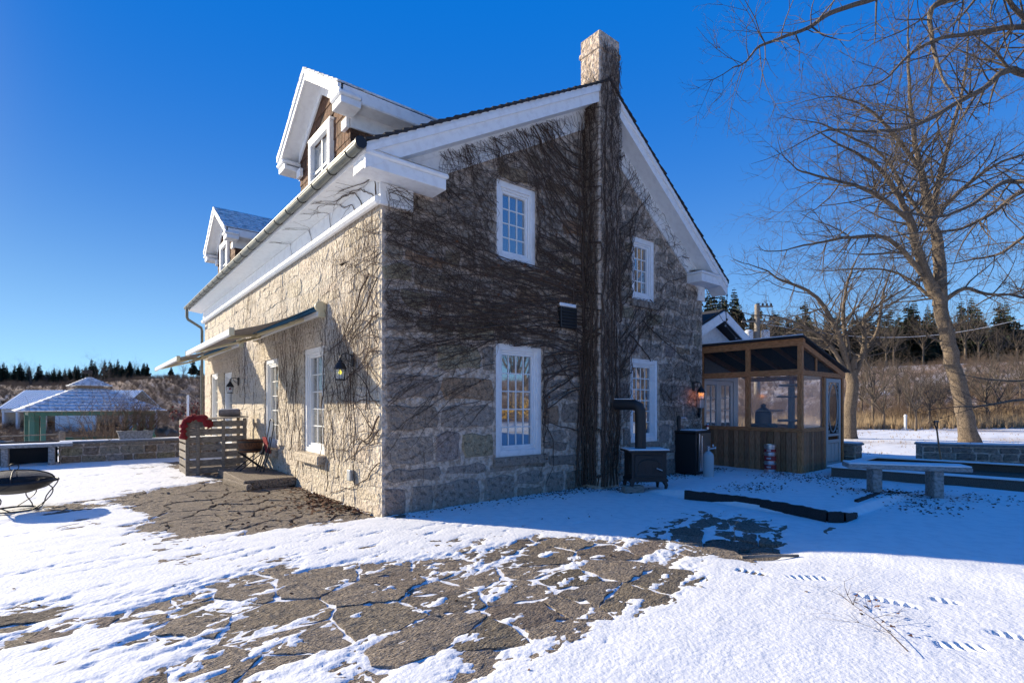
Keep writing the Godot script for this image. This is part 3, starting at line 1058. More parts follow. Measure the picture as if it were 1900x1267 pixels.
	dormer(h, -9.85)
	# --- vent and sockets on the walls
	mb = MB.new()
	mb.box(V(3.46, 3.02, 0.05), V(0.40, 0.36, 0.10), Basis.IDENTITY, 0.01)
	for k in 6: mb.box(V(3.46, 2.89 + k * 0.055, 0.112), V(0.34, 0.012, 0.03), Basis(Vector3.RIGHT, 0.5))
	part("vent", mb, M.black_plastic, h)
	mb = MB.new()
	mb.box(V(3.46, 3.24, 0.04), V(0.40, 0.06, 0.08), Basis.IDENTITY, 0.01)
	part("vent_hood", mb, M.snow_cap, h)
	mb = MB.new()
	mb.box(V(-0.05, 0.47, -0.93), V(0.08, 0.16, 0.12), Basis.IDENTITY, 0.01)
	part("socket_box", mb, M.galvanised, h)

func dormer(h: Node, zc: float) -> void:
	var d := node("dormer", h)
	var hw := 1.16
	var pk := 6.98
	var sl := 0.62
	var ro := 1.50
	var top := func(z: float) -> float: return pk - sl * absf(z - zc)
	var fx := Transform3D(Basis(Vector3(0, 0, 1), Vector3(0, 1, 0), Vector3(-1, 0, 0)), Vector3.ZERO)
	var mb := MB.new()
	# boarded box behind the shingles
	mb.prism([Vector2(zc - hw, 4.8), Vector2(zc + hw, 4.8), Vector2(zc + hw, top.call(zc + hw) - 0.1), Vector2(zc, pk - 0.1), Vector2(zc - hw, top.call(zc - hw) - 0.1)], -3.4, -0.02, fx)
	part("wall", mb, M.cedar, d)
	var win := [zc - 0.52, zc + 0.48, 4.95, 6.02]
	# cedar shingles on the front
	var y := 4.84
	while y < 6.7:
		var z := zc - hw - rr(0.0, 0.1)
		while z < zc + hw:
			var w := rr(0.10, 0.21)
			var a: float = max(z, zc - hw) + 0.006
			var b: float = min(z + w, zc + hw) - 0.006
			z += w
			if b - a < 0.03: continue
			var yt := y + 0.25
			var lim: float = min(top.call(a), top.call(b)) - 0.26
			if y > lim: continue
			yt = min(yt, lim + 0.12)
			if b > win[0] and a < win[1] and yt > win[2] and y < win[3]:
				if a < win[0] and win[0] - a > 0.04: b = win[0]
				elif b > win[1] and b - win[1] > 0.04: a = win[1]
				elif y < win[3] - 0.12: continue
			var s := MB.new()
			var t := rr(0.35, 1.9)
			s.tint = Color(t * rr(0.95, 1.15), t, t * rr(0.8, 1.1))
			if rng.randf() < 0.16: s.tint = Color(3.2, 2.0, 1.0)
			if rng.randf() < 0.18: s.tint = Color(1.3, 1.6, 1.8) * 0.9
			var lift := rr(0.012, 0.02)
			var q := [fx * V(a, y, lift), fx * V(b, y, lift), fx * V(b, yt, 0.004), fx * V(a, yt, 0.004)]
			s.quad(q[0], q[1], q[2], q[3])
			var back := V(0.016, 0, 0)
			s.quad(q[1], q[0], q[0] + back, q[1] + back)
			s.quad(q[2], q[1], q[1] + back, q[2] + back)
			s.quad(q[0], q[3], q[3] + back, q[0] + back)
			part("shingle", s, M.cedar, d)
		y += 0.215
	# shingles on the cheek that faces the yard
	y = 4.9
	while y < 6.0:
		var x := -0.02
		while x < 1.9:
			var w := rr(0.12, 0.26)
			if y + 0.2 > roof_l(x):
				var s := MB.new()
				var t := rr(0.5, 1.0)
				s.tint = Color(t, t * 1.05, t * 1.15)
				var zz := zc + hw
				s.quad(V(x + 0.003, y, zz + 0.02), V(x + w - 0.003, y, zz + 0.02), V(x + w - 0.003, y + 0.25, zz + 0.006), V(x + 0.003, y + 0.25, zz + 0.006))
				s.quad(V(x + w - 0.003, y, zz + 0.02), V(x + 0.003, y, zz + 0.02), V(x + 0.003, y, zz), V(x + w - 0.003, y, zz))
				part("shingle", s, M.cedar, d)
			x += w
		y += 0.215
	# window
	var f := MB.new()
	for e in [[win[0], win[0] + 0.10, win[2], win[3]], [win[1] - 0.10, win[1], win[2], win[3]], [win[0] + 0.10, win[1] - 0.10, win[3] - 0.10, win[3]], [win[0] - 0.03, win[1] + 0.03, win[3] + 0.001, win[3] + 0.04]]:
		f.box(fx * V((e[0] + e[1]) * 0.5, (e[2] + e[3]) * 0.5, 0.03), V(e[1] - e[0], e[3] - e[2], 0.10), fx.basis, 0.006)
	part("window_frame", f, M.white_paint, d)
	for k in 2:
		for j in 2:
			var p := MB.new()
			var a := lerpf(win[0] + 0.1, win[1] - 0.1, k * 0.5)
			var b := lerpf(win[0] + 0.1, win[1] - 0.1, k * 0.5 + 0.5)
			var c := lerpf(win[2], win[3] - 0.1, j * 0.5)
			var e := lerpf(win[2], win[3] - 0.1, j * 0.5 + 0.5)
			p.quad(fx * V(a, c, 0.003), fx * V(b, c, 0.003), fx * V(b, e, 0.003), fx * V(a, e, 0.003))
			part("pane", p, M.window_glass, d)
	f = MB.new()
	var zm: float = (win[0] + win[1]) * 0.5
	f.box(fx * V(zm, 5.43, 0.012), V(0.03, 0.98, 0.02), fx.basis)
	f.box(fx * V(zm, 5.45, 0.012), V(0.78, 0.028, 0.018), fx.basis)
	part("muntin", f, M.muntin, d)
	# roof slabs, boards, returns
	for s in [-1.0, 1.0]:
		var e: float = zc + s * ro
		var m := 8
		for k in m:
			var t0 := float(k) / m
			var t1 := float(k + 1) / m
			var za := lerpf(e, zc, t0)
			var zb := lerpf(e, zc, t1)
			var ya: float = top.call(za) + 0.010
			var yb: float = top.call(zb) - 0.008
			var x1a := (ya - RY) / 0.558 + RX + 0.15
			var x1b := (yb - RY) / 0.558 + RX + 0.15
			var x0 := -0.335 + rr(-0.008, 0.008)
			var sb := MB.new()
			var th := V(0, -0.03, 0)
			var q := [V(x0, ya, za), V(x1a, ya, za), V(x1b, yb, zb), V(x0, yb, zb)]
			if s < 0: q = [q[3], q[2], q[1], q[0]]
			sb.quad(q[0], q[1], q[2], q[3])
			sb.quad(q[3] + th, q[2] + th, q[1] + th, q[0] + th)
			for w in 4: sb.quad(q[w] + th, q[(w + 1) % 4] + th, q[(w + 1) % 4], q[w])
			part("roof_course", sb, M.frosted_shingle, d)
		for bd in [[0.035, 0.20, -0.31, -0.28, "rake_board"], [0.035, 0.10, -0.335, -0.311, "rake_moulding"], [0.16, 0.18, -0.279, 0.0, "rake_soffit"], [0.181, 0.34, -0.04, -0.015, "rake_frieze"]]:
			var b := MB.new()
			var lim := ro - 0.01
			if bd[4] == "rake_frieze": lim = hw
			var z2: float = zc + s * lim
			var pl := [Vector2(zc, pk - bd[1]), Vector2(z2, top.call(z2) - bd[1]), Vector2(z2, top.call(z2) - bd[0]), Vector2(zc, pk - bd[0])]
			if s < 0: pl = [pl[3], pl[2], pl[1], pl[0]]
			b.prism(pl, -bd[3], -bd[2], fx)
			part(bd[4], b, M.white_paint, d)
		# return box at the foot of the rake, with mouldings
		var r := MB.new()
		var yb2: float = top.call(e)
		r.box(V(-0.14, yb2 - 0.245, zc + s * (ro - 0.16)), V(0.30, 0.10, 0.34), Basis.IDENTITY, 0.008)
		r.box(V(-0.155, yb2 - 0.155, zc + s * (ro - 0.15)), V(0.34, 0.07, 0.37), Basis.IDENTITY, 0.02)
		r.box(V(-0.05, yb2 - 0.36, zc + s * (hw - 0.09)), V(0.06, 0.15, 0.20), Basis.IDENTITY, 0.006)
		part("cornice_return", r, M.white_paint, d)
		r = MB.new()
		r.box(V(0.95, yb2 - 0.12, zc + s * (ro - 0.012)), V(2.40, 0.17, 0.024))
		r.box(V(0.95, yb2 - 0.21, zc + s * (ro - 0.17)), V(2.40, 0.02, 0.32))
		r.box(V(0.98, yb2 - 0.33, zc + s * (hw + 0.035)), V(2.0, 0.22, 0.03))
		part("eave_board", r, M.white_paint, d)

# ---------------------------------------------------------------- back wing and screened porch
func wing_and_porch() -> void:
	rng.seed = 303
	var w := thing("house_wing", "low rear wing with white gable rake behind the screened porch", "wing")
	var mb := MB.new()
	wall_shell(mb, Transform3D(Basis.IDENTITY, V(0, 0, -0.72)), [[7.92, 3.05], [9.45, 3.70], [11.0, 3.05]], [[9.25, 10.75, 0.12, 2.15]], 0.25, -0.4)
	wall_shell(mb, Transform3D(Basis(Vector3(0, 0, -1), Vector3.UP, Vector3(1, 0, 0)), V(11.0, 0, -0.73)), [[0.0, 3.05], [9.0, 3.05]], [], 0.25, -0.4)
	wall_shell(mb, Transform3D(Basis(Vector3(-1, 0, 0), Vector3.UP, Vector3(0, 0, -1)), V(11.0, 0, -9.73)), [[0.0, 3.05], [1.55, 3.70], [3.08, 3.05]], [], 0.25, -0.4)
	part("wall", mb, M.white_paint, w)
	for s in [-1.0, 1.0]:
		mb = MB.new()
		var e: Vector3 = V(9.45 + s * 1.95, 3.02, 0)
		var r := V(9.45, 3.90, 0)
		var up := (r - e).normalized()
		var nn: Vector3 = up.cross(Vector3(0, 0, 1)) * s
		if nn.y < 0: nn = -nn
		mb.box((e + r) * 0.5 + V(0, 0, -5.0), V(e.distance_to(r), 0.07, 9.4), Basis(up, nn, up.cross(nn)))
		part("roof", mb, M.asphalt_shingle, w)
		mb = MB.new()
		mb.bar(e + V(0, -0.14, -0.27), r + V(0, -0.14, -0.27), 0.03, 0.22, Vector3(0, 0, 1).cross(up))
		part("rake_board", mb, M.white_paint, w)
	# french doors
	for k in 2:
		var fd := node("french_door", w)
		var a := 9.26 + k * 0.745
		mb = MB.new()
		mb.box(V(a + 0.06, 1.13, -0.76), V(0.11, 2.0, 0.05), Basis.IDENTITY, 0.005)
		mb.box(V(a + 0.68, 1.13, -0.76), V(0.11, 2.0, 0.05), Basis.IDENTITY, 0.005)
		mb.box(V(a + 0.37, 2.08, -0.76), V(0.50, 0.11, 0.048), Basis.IDENTITY, 0.005)
		mb.box(V(a + 0.37, 0.24, -0.76), V(0.50, 0.22, 0.048), Basis.IDENTITY, 0.005)
		for r in 4: mb.box(V(a + 0.37, 0.35 + (r + 1) * 0.335, -0.76), V(0.5, 0.02, 0.03))
		mb.box(V(a + 0.37, 1.18, -0.76), V(0.02, 1.66, 0.028))
		part("frame", mb, M.vinyl, fd)
		for r in 5:
			for c in 2:
				var p := MB.new()
				var x0 := a + 0.12 + c * 0.25
				var y0 := 0.355 + r * 0.335
				p.quad(V(x0, y0, -0.765), V(x0 + 0.24, y0, -0.765), V(x0 + 0.24, y0 + 0.32, -0.765), V(x0, y0 + 0.32, -0.765))
				part("pane", p, M.window_glass, fd)

	var s := thing("screened_porch", "timber screened porch with slanting roof and board skirting beside the house", "porch")
	var post := func(x: float, z: float, y0: float, y1: float, t := 0.10) -> void:
		var m := MB.new()
		m.tint = Color(1, 1, 1) * rr(0.85, 1.15)
		m.box(V(x, (y0 + y1) * 0.5, z), V(t, y1 - y0, t), Basis.IDENTITY, 0.008)
		part("post", m, M.new_timber, s)
	var rail := func(a: Vector3, b: Vector3, wd: float, ht: float) -> void:
		var m := MB.new()
		m.tint = Color(1, 1, 1) * rr(0.85, 1.15)
		m.bar(a, b, wd, ht, Vector3.UP, 0.008)
		part("rail", m, M.new_timber_long, s)
	for z in [-0.62, 0.57, 1.72]: post.call(8.95, z, 0.0, 2.79)
	for z in [-0.62, 0.57, 1.72]: post.call(11.33, z, 0.0, 2.18)
	post.call(10.20, 1.72, 0.0, 2.14, 0.09)
	post.call(11.16, 1.722, 0.0, 2.14, 0.07)
	post.call(9.78, 1.72, 2.27, 2.62, 0.05)
	rail.call(V(8.948, 2.87, -0.66), V(8.948, 2.87, 1.80), 0.12, 0.16)
	rail.call(V(8.942, 2.215, -0.60), V(8.942, 2.215, 1.79), 0.115, 0.13)
	rail.call(V(8.942, 0.945, -0.60), V(8.942, 0.945, 1.79), 0.125, 0.085)
	rail.call(V(8.90, 2.205, 1.725), V(11.40, 2.205, 1.725), 0.085, 0.11)
	rail.call(V(9.00, 0.945, 1.73), V(10.16, 0.945, 1.73), 0.10, 0.085)
	rail.call(V(8.90, 2.84, 1.735), V(11.45, 2.22, 1.735), 0.09, 0.12)
	rail.call(V(8.90, 2.84, -0.62), V(11.45, 2.22, -0.62), 0.09, 0.12)
	rail.call(V(11.33, 2.20, -0.60), V(11.33, 2.20, 1.68), 0.09, 0.12)
	rail.call(V(11.33, 0.945, -0.60), V(11.33, 0.945, 1.68), 0.09, 0.08)
	for k in 3: rail.call(V(8.95, 2.84, 0.0 + k * 0.58 - 0.05), V(11.4, 2.235, 0.0 + k * 0.58 - 0.05), 0.05, 0.10)
	# skirting boards
	var board := func(at: Vector3, along_z: bool, wd: float) -> void:
		var m := MB.new()
		var t := rr(0.5, 1.35)
		m.tint = Color(t * rr(0.97, 1.06), t, t * rr(0.92, 1.04))
		m.box(at + V(0, 0.45, 0), V(0.022, 0.90 + rr(-0.01, 0.0), wd - 0.014) if along_z else V(wd - 0.014, 0.90, 0.022), Basis.IDENTITY, 0.003)
		part("board", m, M.fence_board, s)
	var z := -0.57
	while z < 1.66:
		var wd: float = min(rr(0.115, 0.15), 1.67 - z)
		board.call(V(8.905 + rr(-0.003, 0.003), 0, z + wd * 0.5), true, wd)
		board.call(V(11.36, 0, z + wd * 0.5), true, wd)
		z += wd
	var x := 9.0
	while x < 10.14:
		var wd: float = min(rr(0.115, 0.15), 10.155 - x)
		board.call(V(x + wd * 0.5, 0, 1.765 + rr(-0.003, 0.003)), false, wd)
		x += wd
	mb = MB.new()
	mb.box(V(8.935, 0.46, 0.55), V(0.02, 0.88, 2.22))
	mb.box(V(9.58, 0.46, 1.738), V(1.14, 0.88, 0.02))
	mb.box(V(11.335, 0.46, 0.55), V(0.02, 0.88, 2.22))
	part("backing_board", mb, M.fence_board, s)
	# screens
	var pane := func(called: String, q: Array, m: Material) -> void:
		var p := MB.new()
		if q.size() == 4: p.quad(q[0], q[1], q[2], q[3])
		else: p.tri(q[0], q[1], q[2])
		part(called, p, m, s)
	pane.call("screen", [V(8.97, 2.28, -0.57), V(8.97, 2.28, 1.67), V(8.97, 2.79, 1.67), V(8.97, 2.79, -0.57)], M.insect_screen)
	pane.call("screen", [V(8.96, 0.985, -0.57), V(8.96, 0.985, 0.52), V(8.96, 2.15, 0.52), V(8.96, 2.15, -0.57)], M.vinyl_sheet)
	pane.call("screen", [V(8.96, 0.985, 0.62), V(8.96, 0.985, 1.67), V(8.96, 2.15, 1.67), V(8.96, 2.15, 0.62)], M.vinyl_sheet)
	pane.call("screen", [V(9.0, 0.985, 1.715), V(10.155, 0.985, 1.715), V(10.155, 2.15, 1.715), V(9.0, 2.15, 1.715)], M.vinyl_sheet)
	pane.call("screen", [V(9.0, 2.26, 1.715), V(9.755, 2.26, 1.715), V(9.755, 2.57, 1.715), V(9.0, 2.755, 1.715)], M.insect_screen)
	pane.call("screen", [V(9.805, 2.26, 1.715), V(11.0, 2.26, 1.715), V(11.0, 2.27, 1.715), V(9.805, 2.56, 1.715)], M.insect_screen)
	mb = MB.new()
	mb.bar(V(8.80, 2.985, 0.57), V(11.55, 2.315, 0.57), 2.56, 0.03)
	part("roof", mb, M.asphalt_shingle, s)
	mb = MB.new()
	mb.bar(V(8.82, 3.012, 0.57), V(11.53, 2.35, 0.57), 2.50, 0.025, Vector3.UP, 0.01)
	part("roof_snow", mb, M.snow_cap, s)
	mb = MB.new()
	mb.box(V(10.13, -0.06, 0.57), V(2.36, 0.14, 2.3))
	part("deck", mb, M.old_wood, s)
	# screen door with an oval light and fretwork corners
	var dr := node("screen_door", s)
	mb = MB.new()
	var ox := 10.68
	var ow := 0.88
	var dz := 1.765
	for e in [[ox - ow * 0.5, ox - ow * 0.5 + 0.10, 0.03, 2.12], [ox + ow * 0.5 - 0.10, ox + ow * 0.5, 0.03, 2.12], [ox - 0.34, ox + 0.34, 2.03, 2.12], [ox - 0.34, ox + 0.34, 0.03, 0.15], [ox - 0.34, ox + 0.34, 0.60, 0.68], [ox - 0.34, ox + 0.34, 0.76, 0.82]]:
		mb.box(V((e[0] + e[1]) * 0.5, (e[2] + e[3]) * 0.5, dz), V(e[1] - e[0], e[3] - e[2], 0.035), Basis.IDENTITY, 0.004)
	part("frame", mb, M.grey_paint, dr)
	for k in 3:
		mb = MB.new()
		mb.box(V(ox - 0.226 + k * 0.226, 0.375, dz - 0.008), V(0.20, 0.43, 0.014), Basis.IDENTITY, 0.005)
		part("panel", mb, M.grey_paint, dr)
	mb = MB.new()
	var ring := PackedVector3Array()
	var rad := PackedFloat32Array()
	for k in 33:
		var a := TAU * k / 32.0
		ring.append(V(ox + cos(a) * 0.27, 1.43 + sin(a) * 0.57, dz))
		rad.append(0.014)
	mb.tube(ring, rad, 5)
	for sx in [-1.0, 1.0]:
		for sy in [-1.0, 1.0]:
			for q in [[0.31, 0.56, 0.035], [0.24, 0.56, 0.030], [0.31, 0.46, 0.030], [0.31, 0.37, 0.022]]:
				var arc := PackedVector3Array()
				var ar := PackedFloat32Array()
				for k in 13:
					arc.append(V(ox + sx * q[0] + cos(TAU * k / 12.0) * q[2], 1.43 + sy * q[1] + sin(TAU * k / 12.0) * q[2], dz))
					ar.append(0.008)
				mb.tube(arc, ar, 4)
	part("fretwork", mb, M.grey_paint, dr)
	mb = MB.new()
	mb.quad(V(ox - 0.34, 0.82, dz - 0.012), V(ox + 0.34, 0.82, dz - 0.012), V(ox + 0.34, 2.03, dz - 0.012), V(ox - 0.34, 2.03, dz - 0.012))
	part("mesh", mb, M.insect_screen, dr)

	# things inside the porch
	var ct := thing("cat_tree", "tall grey cat tree with platforms inside the screened porch", "cat tree", V(10.15, 0.0, 0.95))
	mb = MB.new()
	mb.box(V(0, 0.04, 0), V(0.5, 0.06, 0.45), Basis.IDENTITY, 0.01)
	mb.box(V(0.1, 1.0, 0.05), V(0.13, 1.9, 0.13), Basis.IDENTITY, 0.03)
	part("post", mb, M.old_wood, ct)
	for q in [[0.1, 1.12, 0.5], [0.0, 1.70, 0.42], [0.1, 1.98, 0.34]]:
		mb = MB.new()
		mb.box(V(q[0], q[1], 0.0), V(q[2], 0.05, 0.36), Basis.IDENTITY, 0.015)
		part("platform", mb, M.old_wood, ct)
	var bb := thing("barbecue", "dark covered barbecue with side shelf inside the screened porch", "barbecue", V(9.75, 0.0, 0.55))
	mb = MB.new()
	mb.box(V(0, 0.55, 0), V(0.5, 1.0, 0.5), Basis.IDENTITY, 0.05)
	mb.lathe([Vector2(0.19, 1.05), Vector2(0.19, 1.30), Vector2(0.12, 1.40), Vector2(0.05, 1.44), Vector2(0.07, 1.50), Vector2(0.0, 1.54)], 14)
	part("body", mb, M.black_plastic, bb)
	mb = MB.new()
	mb.box(V(0.1, 1.36, 0.1), V(0.85, 0.03, 0.3), Basis.IDENTITY, 0.01)
	part("shelf", mb, M.old_wood, bb)

# ---------------------------------------------------------------- climbing vines
func in_hole(p: Vector2, holes: Array, pad: float) -> bool:
	for h in holes:
		if p.x > h[0] - pad and p.x < h[1] + pad and p.y > h[2] - pad and p.y < h[3] + pad: return true
	return false

func creeper(mb: MB, lift: Callable, p: Vector2, ang: float, length: float, r: float, field: Callable, pull: float, wander: float, holes: Array, sides: int, step: float) -> Array:
	var pts := PackedVector3Array()
	var rad := PackedFloat32Array()
	var trace := []
	var m: int = max(3, int(length / step))
	var off := rr(0.008, 0.045)
	for k in m + 1:
		var t := float(k) / m
		var q: Vector3 = lift.call(p, off + 0.01 * sin(k * 1.3 + p.x * 9.0))
		if q.y < -900.0: break
		pts.append(q)
		rad.append(lerpf(r, r * 0.35, t))
		trace.append([p, ang])
		var want: float = field.call(p)
		ang = lerp_angle(ang, want, pull) + rr(-wander, wander)
		var q2 := p + Vector2(cos(ang), sin(ang)) * step
		if in_hole(q2, holes, 0.0):
			ang += rr(0.7, 1.4) * (1.0 if rng.randf() < 0.5 else -1.0)
			q2 = p + Vector2(cos(ang), sin(ang)) * step
			if in_hole(q2, holes, 0.0): break
		p = q2
	if pts.size() > 2: mb.tube(pts, rad, sides)
	return trace

func vines() -> void:
	rng.seed = 404
	var gh := GWIN.map(func(d): return [d[0] + 0.03, d[1] - 0.05, d[2] + 0.04, d[3] - 0.05])
	# surface of the gable side: wall, then the sloping white boards and the chimney stand proud of it
	var lift_g := func(p: Vector2, off: float) -> Vector3:
		if p.x < 0.012 or p.x > 7.9 or p.y < 0.03: return V(0, -999, 0)
		var w := 0.0
		var top := roof_l(p.x) if p.x < RX else roof_r(p.x)
		if p.x > 3.91 and p.x < 4.50:
			if p.y > 7.95: return V(0, -999, 0)
			return V(p.x, p.y, 0.395 + off)
		if p.y > top - 0.34: return V(0, -999, 0)
		if p.y > top - 0.69 and p.x > 0.5 and p.x < 7.6: w = 0.036
		if p.x < 0.44 and p.y > 4.17: w = 0.06
		if (p.x < 0.82 and p.y > 4.43) or (p.x > 7.25 and p.y > 4.18): return V(0, -999, 0)
		return V(p.x, p.y, w + 0.016 + off)
	# stems fan out from the foot of the chimney: leftwards and up, combing down again near the corner
	var field_g := func(p: Vector2) -> float:
		if p.x < 3.93:
			var v := p.y
			var f := PI - 0.30 * clampf((v - 3.4) / 2.0, -0.4, 1.4) - 0.25 * nz.get_noise_2d(p.x * 1.1, p.y * 1.1)
			if v < 2.9: f = PI + 0.55 * smoothstep(2.9, 1.6, v) + 0.2 * nz.get_noise_2d(p.x, p.y)
			if v > 4.4: f = PI * 0.5 + 0.9 + 0.9 * nz.get_noise_2d(p.x * 0.9 + 3.0, p.y * 0.9)
			return f
		if p.x < 4.5: return PI * 0.5 + 0.5 * nz.get_noise_2d(p.x * 2.0, p.y)
		return 0.9 + 0.9 * nz.get_noise_2d(p.x * 0.8, p.y * 0.8 + 8.0) - 0.6 * smoothstep(2.5, 4.0, p.x - 2.5)
	var o := thing("climbing_vine", "dense bare creeper matted over the shaded gable wall and chimney", "vine")
	var mb := MB.new()
	var seeds := []
	# the main stems up both sides of the chimney
	for k in 12:
		var x0: float = [3.78, 3.84, 3.90, 3.97, 4.08, 4.16, 4.50, 4.56, 3.70, 4.28, 4.36, 4.0][k]
		var up := func(p: Vector2) -> float: return PI * 0.5 + 0.10 * sin(p.y * 1.7 + x0 * 30.0) + (0.25 if p.x < x0 - 0.12 else 0.0) * -1.0 + (0.25 if p.x > x0 + 0.12 else 0.0)
		seeds.append_array(creeper(mb, lift_g, Vector2(x0, 0.06), PI * 0.5, rr(4.8, 7.4), rr(0.012, 0.03), up, 0.35, 0.12, gh, 6, 0.10))
	var lift_k := func(p: Vector2, off: float) -> Vector3:   # the side of the chimney
		if p.x < 0.02 or p.x > 0.38 or p.y > 7.4 or p.y < 0.05: return V(0, -999, 0)
		return V(3.925 - off, p.y, p.x)
	for k in 7:
		var s0 := 0.05 + 0.05 * k
		creeper(mb, lift_k, Vector2(s0, 0.08), PI * 0.5, rr(4.5, 7.2), rr(0.010, 0.022), func(q): return PI * 0.5 + clampf((q.x - s0) * 4.0, -0.5, 0.5) + 0.3 * nz.get_noise_2d(k * 9.0, q.y), 0.3, 0.12, [], 6, 0.10)
	part("stem", mb, M.vine_bark, o).set_meta("kind", "stuff")
	# boughs leaving the stems
	mb = MB.new()
	var boughs := []
	for k in 120:
		var left := k % 5 != 4
		var y := rr(0.8, 6.2) if not left else (rr(2.3, 4.3) if k % 2 == 0 else rr(1.6, 6.1))
		var s := Vector2(3.86 if left else 4.52, y)
		var a: float = PI - rr(-0.3, 0.6) if left else rr(-0.2, 0.9)
		var ln := rr(1.4, 4.2) if left else rr(0.8, 3.0)
		boughs.append_array(creeper(mb, lift_g, s, a, ln, rr(0.006, 0.015), field_g, 0.18, 0.16, gh, 5, 0.09))
	for k in 56:
		var q := Vector2(rr(0.1, 3.7), rr(2.5, 6.0)) if k % 3 else Vector2(rr(4.6, 7.2), rr(1.2, 5.0))
		boughs.append_array(creeper(mb, lift_g, q, field_g.call(q) + rr(-0.5, 0.5), rr(0.8, 2.2), rr(0.004, 0.009), field_g, 0.12, 0.18, gh, 4, 0.09))
	for k in 34:   # strands that comb down over the big stones
		boughs.append_array(creeper(mb, lift_g, Vector2(rr(0.5, 1.9), rr(1.5, 2.7)), PI + rr(0.2, 0.6), rr(0.7, 1.7), rr(0.004, 0.008), field_g, 0.08, 0.16, gh, 4, 0.08))
	for k in 26:   # long combed strands toward the corner
		boughs.append_array(creeper(mb, lift_g, Vector2(rr(1.6, 3.8), rr(2.35, 3.3)), PI + rr(-0.1, 0.25), rr(1.6, 3.2), rr(0.006, 0.012), field_g, 0.12, 0.10, gh, 5, 0.09))
	for b in [[Vector2(3.85, 1.02), 2.85, 1.1], [Vector2(3.1, 2.35), -0.85, 1.2], [Vector2(4.52, 1.7), 0.6, 1.6], [Vector2(4.5, 3.0), 0.9, 1.5], [Vector2(5.9, 3.3), 1.2, 1.2], [Vector2(5.2, 2.9), -0.5, 2.2], [Vector2(5.6, 3.2), -0.6, 2.0]]:
		boughs.append_array(creeper(mb, lift_g, b[0], b[1], b[2], 0.014, func(p): return b[1], 0.1, 0.16, gh, 6, 0.08))
	part("bough", mb, M.vine_bark, o).set_meta("kind", "stuff")
	# twigs, thickest above the ground floor
	mb = MB.new()
	var made := 0
	while made < 4300:
		var src: Array = boughs[rng.randi() % boughs.size()]
		var p: Vector2 = src[0] + Vector2(rr(-0.25, 0.25), rr(-0.3, 0.3))
		if made % 4 != 0: p = Vector2(rr(0.03, 3.9), rr(2.2, 6.4)) if made % 4 != 1 else Vector2(rr(4.5, 7.8), rr(1.0, 6.2))
		var dens := 1.0
		if p.y < 3.8: dens = 0.5
		if p.y < 2.3: dens = 0.24
		if p.x > 4.5: dens = 1.0
		if p.x < 1.9 and p.y < 2.3 and p.y > 1.2: dens = 0.30
		if rng.randf() > dens or in_hole(p, gh, 0.02): 
			made += 1
			continue
		var base: float = field_g.call(p)
		var a := base + rr(-1.1, 1.1)
		creeper(mb, lift_g, p, a, rr(0.25, 0.95), rr(0.0026, 0.0054), func(_q): return a + 0.3, 0.05, 0.34, gh, 3, 0.07)
		made += 1
	for k in 700:   # the upper corner
		var p := Vector2(rr(0.03, 2.4), rr(2.6, 5.6))
		if in_hole(p, gh, 0.02): continue
		var a := PI * 0.5 + rr(-0.2, 1.9)
		creeper(mb, lift_g, p, a, rr(0.25, 0.9), rr(0.0024, 0.0050), func(_q): return a + 0.2, 0.05, 0.38, gh, 3, 0.07)
	for k in 1300:   # the chimney's own mat
		var p := Vector2(rr(3.93, 4.48), rr(0.2, 7.8))
		creeper(mb, lift_g, p, PI * 0.5 + rr(-0.9, 0.9), rr(0.25, 0.8), rr(0.002, 0.005), func(_q): return PI * 0.5, 0.08, 0.35, [], 3, 0.07)
	# the lit left side of the chimney
	var lift_c := func(p: Vector2, off: float) -> Vector3:
		if p.x < -0.06 or p.x > 0.38 or p.y > 7.9 or p.y < 0.1: return V(0, -999, 0)
		return V(3.925 - off, p.y, p.x)
	for k in 1000: creeper(mb, lift_c, Vector2(rr(0.0, 0.36), rr(0.2, 7.2)), PI * 0.5 + rr(-0.9, 0.9), rr(0.25, 0.7), rr(0.002, 0.005), func(_q): return PI * 0.5, 0.08, 0.35, [], 3, 0.07)
	part("twig", mb, M.vine_bark, o).set_meta("kind", "stuff")
	# a few last red leaves
	mb = MB.new()
	for k in 60:
		var src: Array = boughs[rng.randi() % boughs.size()]
		var q: Vector3 = lift_g.call(src[0], 0.05)
		if q.y < -900: continue
		var t := Basis(Vector3(rr(-1, 1), rr(-1, 1), rr(-1, 1)).normalized(), rr(0, 3))
		mb.quad(q, q + t * V(0.03, 0.01, 0), q + t * V(0.035, 0.045, 0.01), q + t * V(0.0, 0.04, 0))
	part("leaf", mb, M.leaf, o).set_meta("kind", "stuff")

	# --- the vine on the sunlit front wall
	o = thing("climbing_vine", "thin tracery of bare creeper on the sunlit front wall and white eaves", "vine")
	var fh := FWIN.map(func(d): return [d[0] + 0.02, d[1] - 0.02, d[2] + 0.02, d[3] - 0.02])
	var lift_f := func(p: Vector2, off: float) -> Vector3:
		if p.x > -0.01 or p.x < -13.0 or p.y < 0.03 or p.y > 4.16: return V(0, -999, 0)
		return V(-0.018 - off, p.y, p.x)
	mb = MB.new()
	boughs = []
	for k in 30:   # strands coming round the corner
		boughs.append_array(creeper(mb, lift_f, Vector2(-0.015, rr(0.5, 4.0)), PI + rr(-0.7, 0.7), rr(0.7, 2.6), rr(0.004, 0.010), func(p): return PI + 1.3 * nz.get_noise_2d(p.x * 1.6, p.y * 1.6), 0.14, 0.30, fh, 5, 0.08))
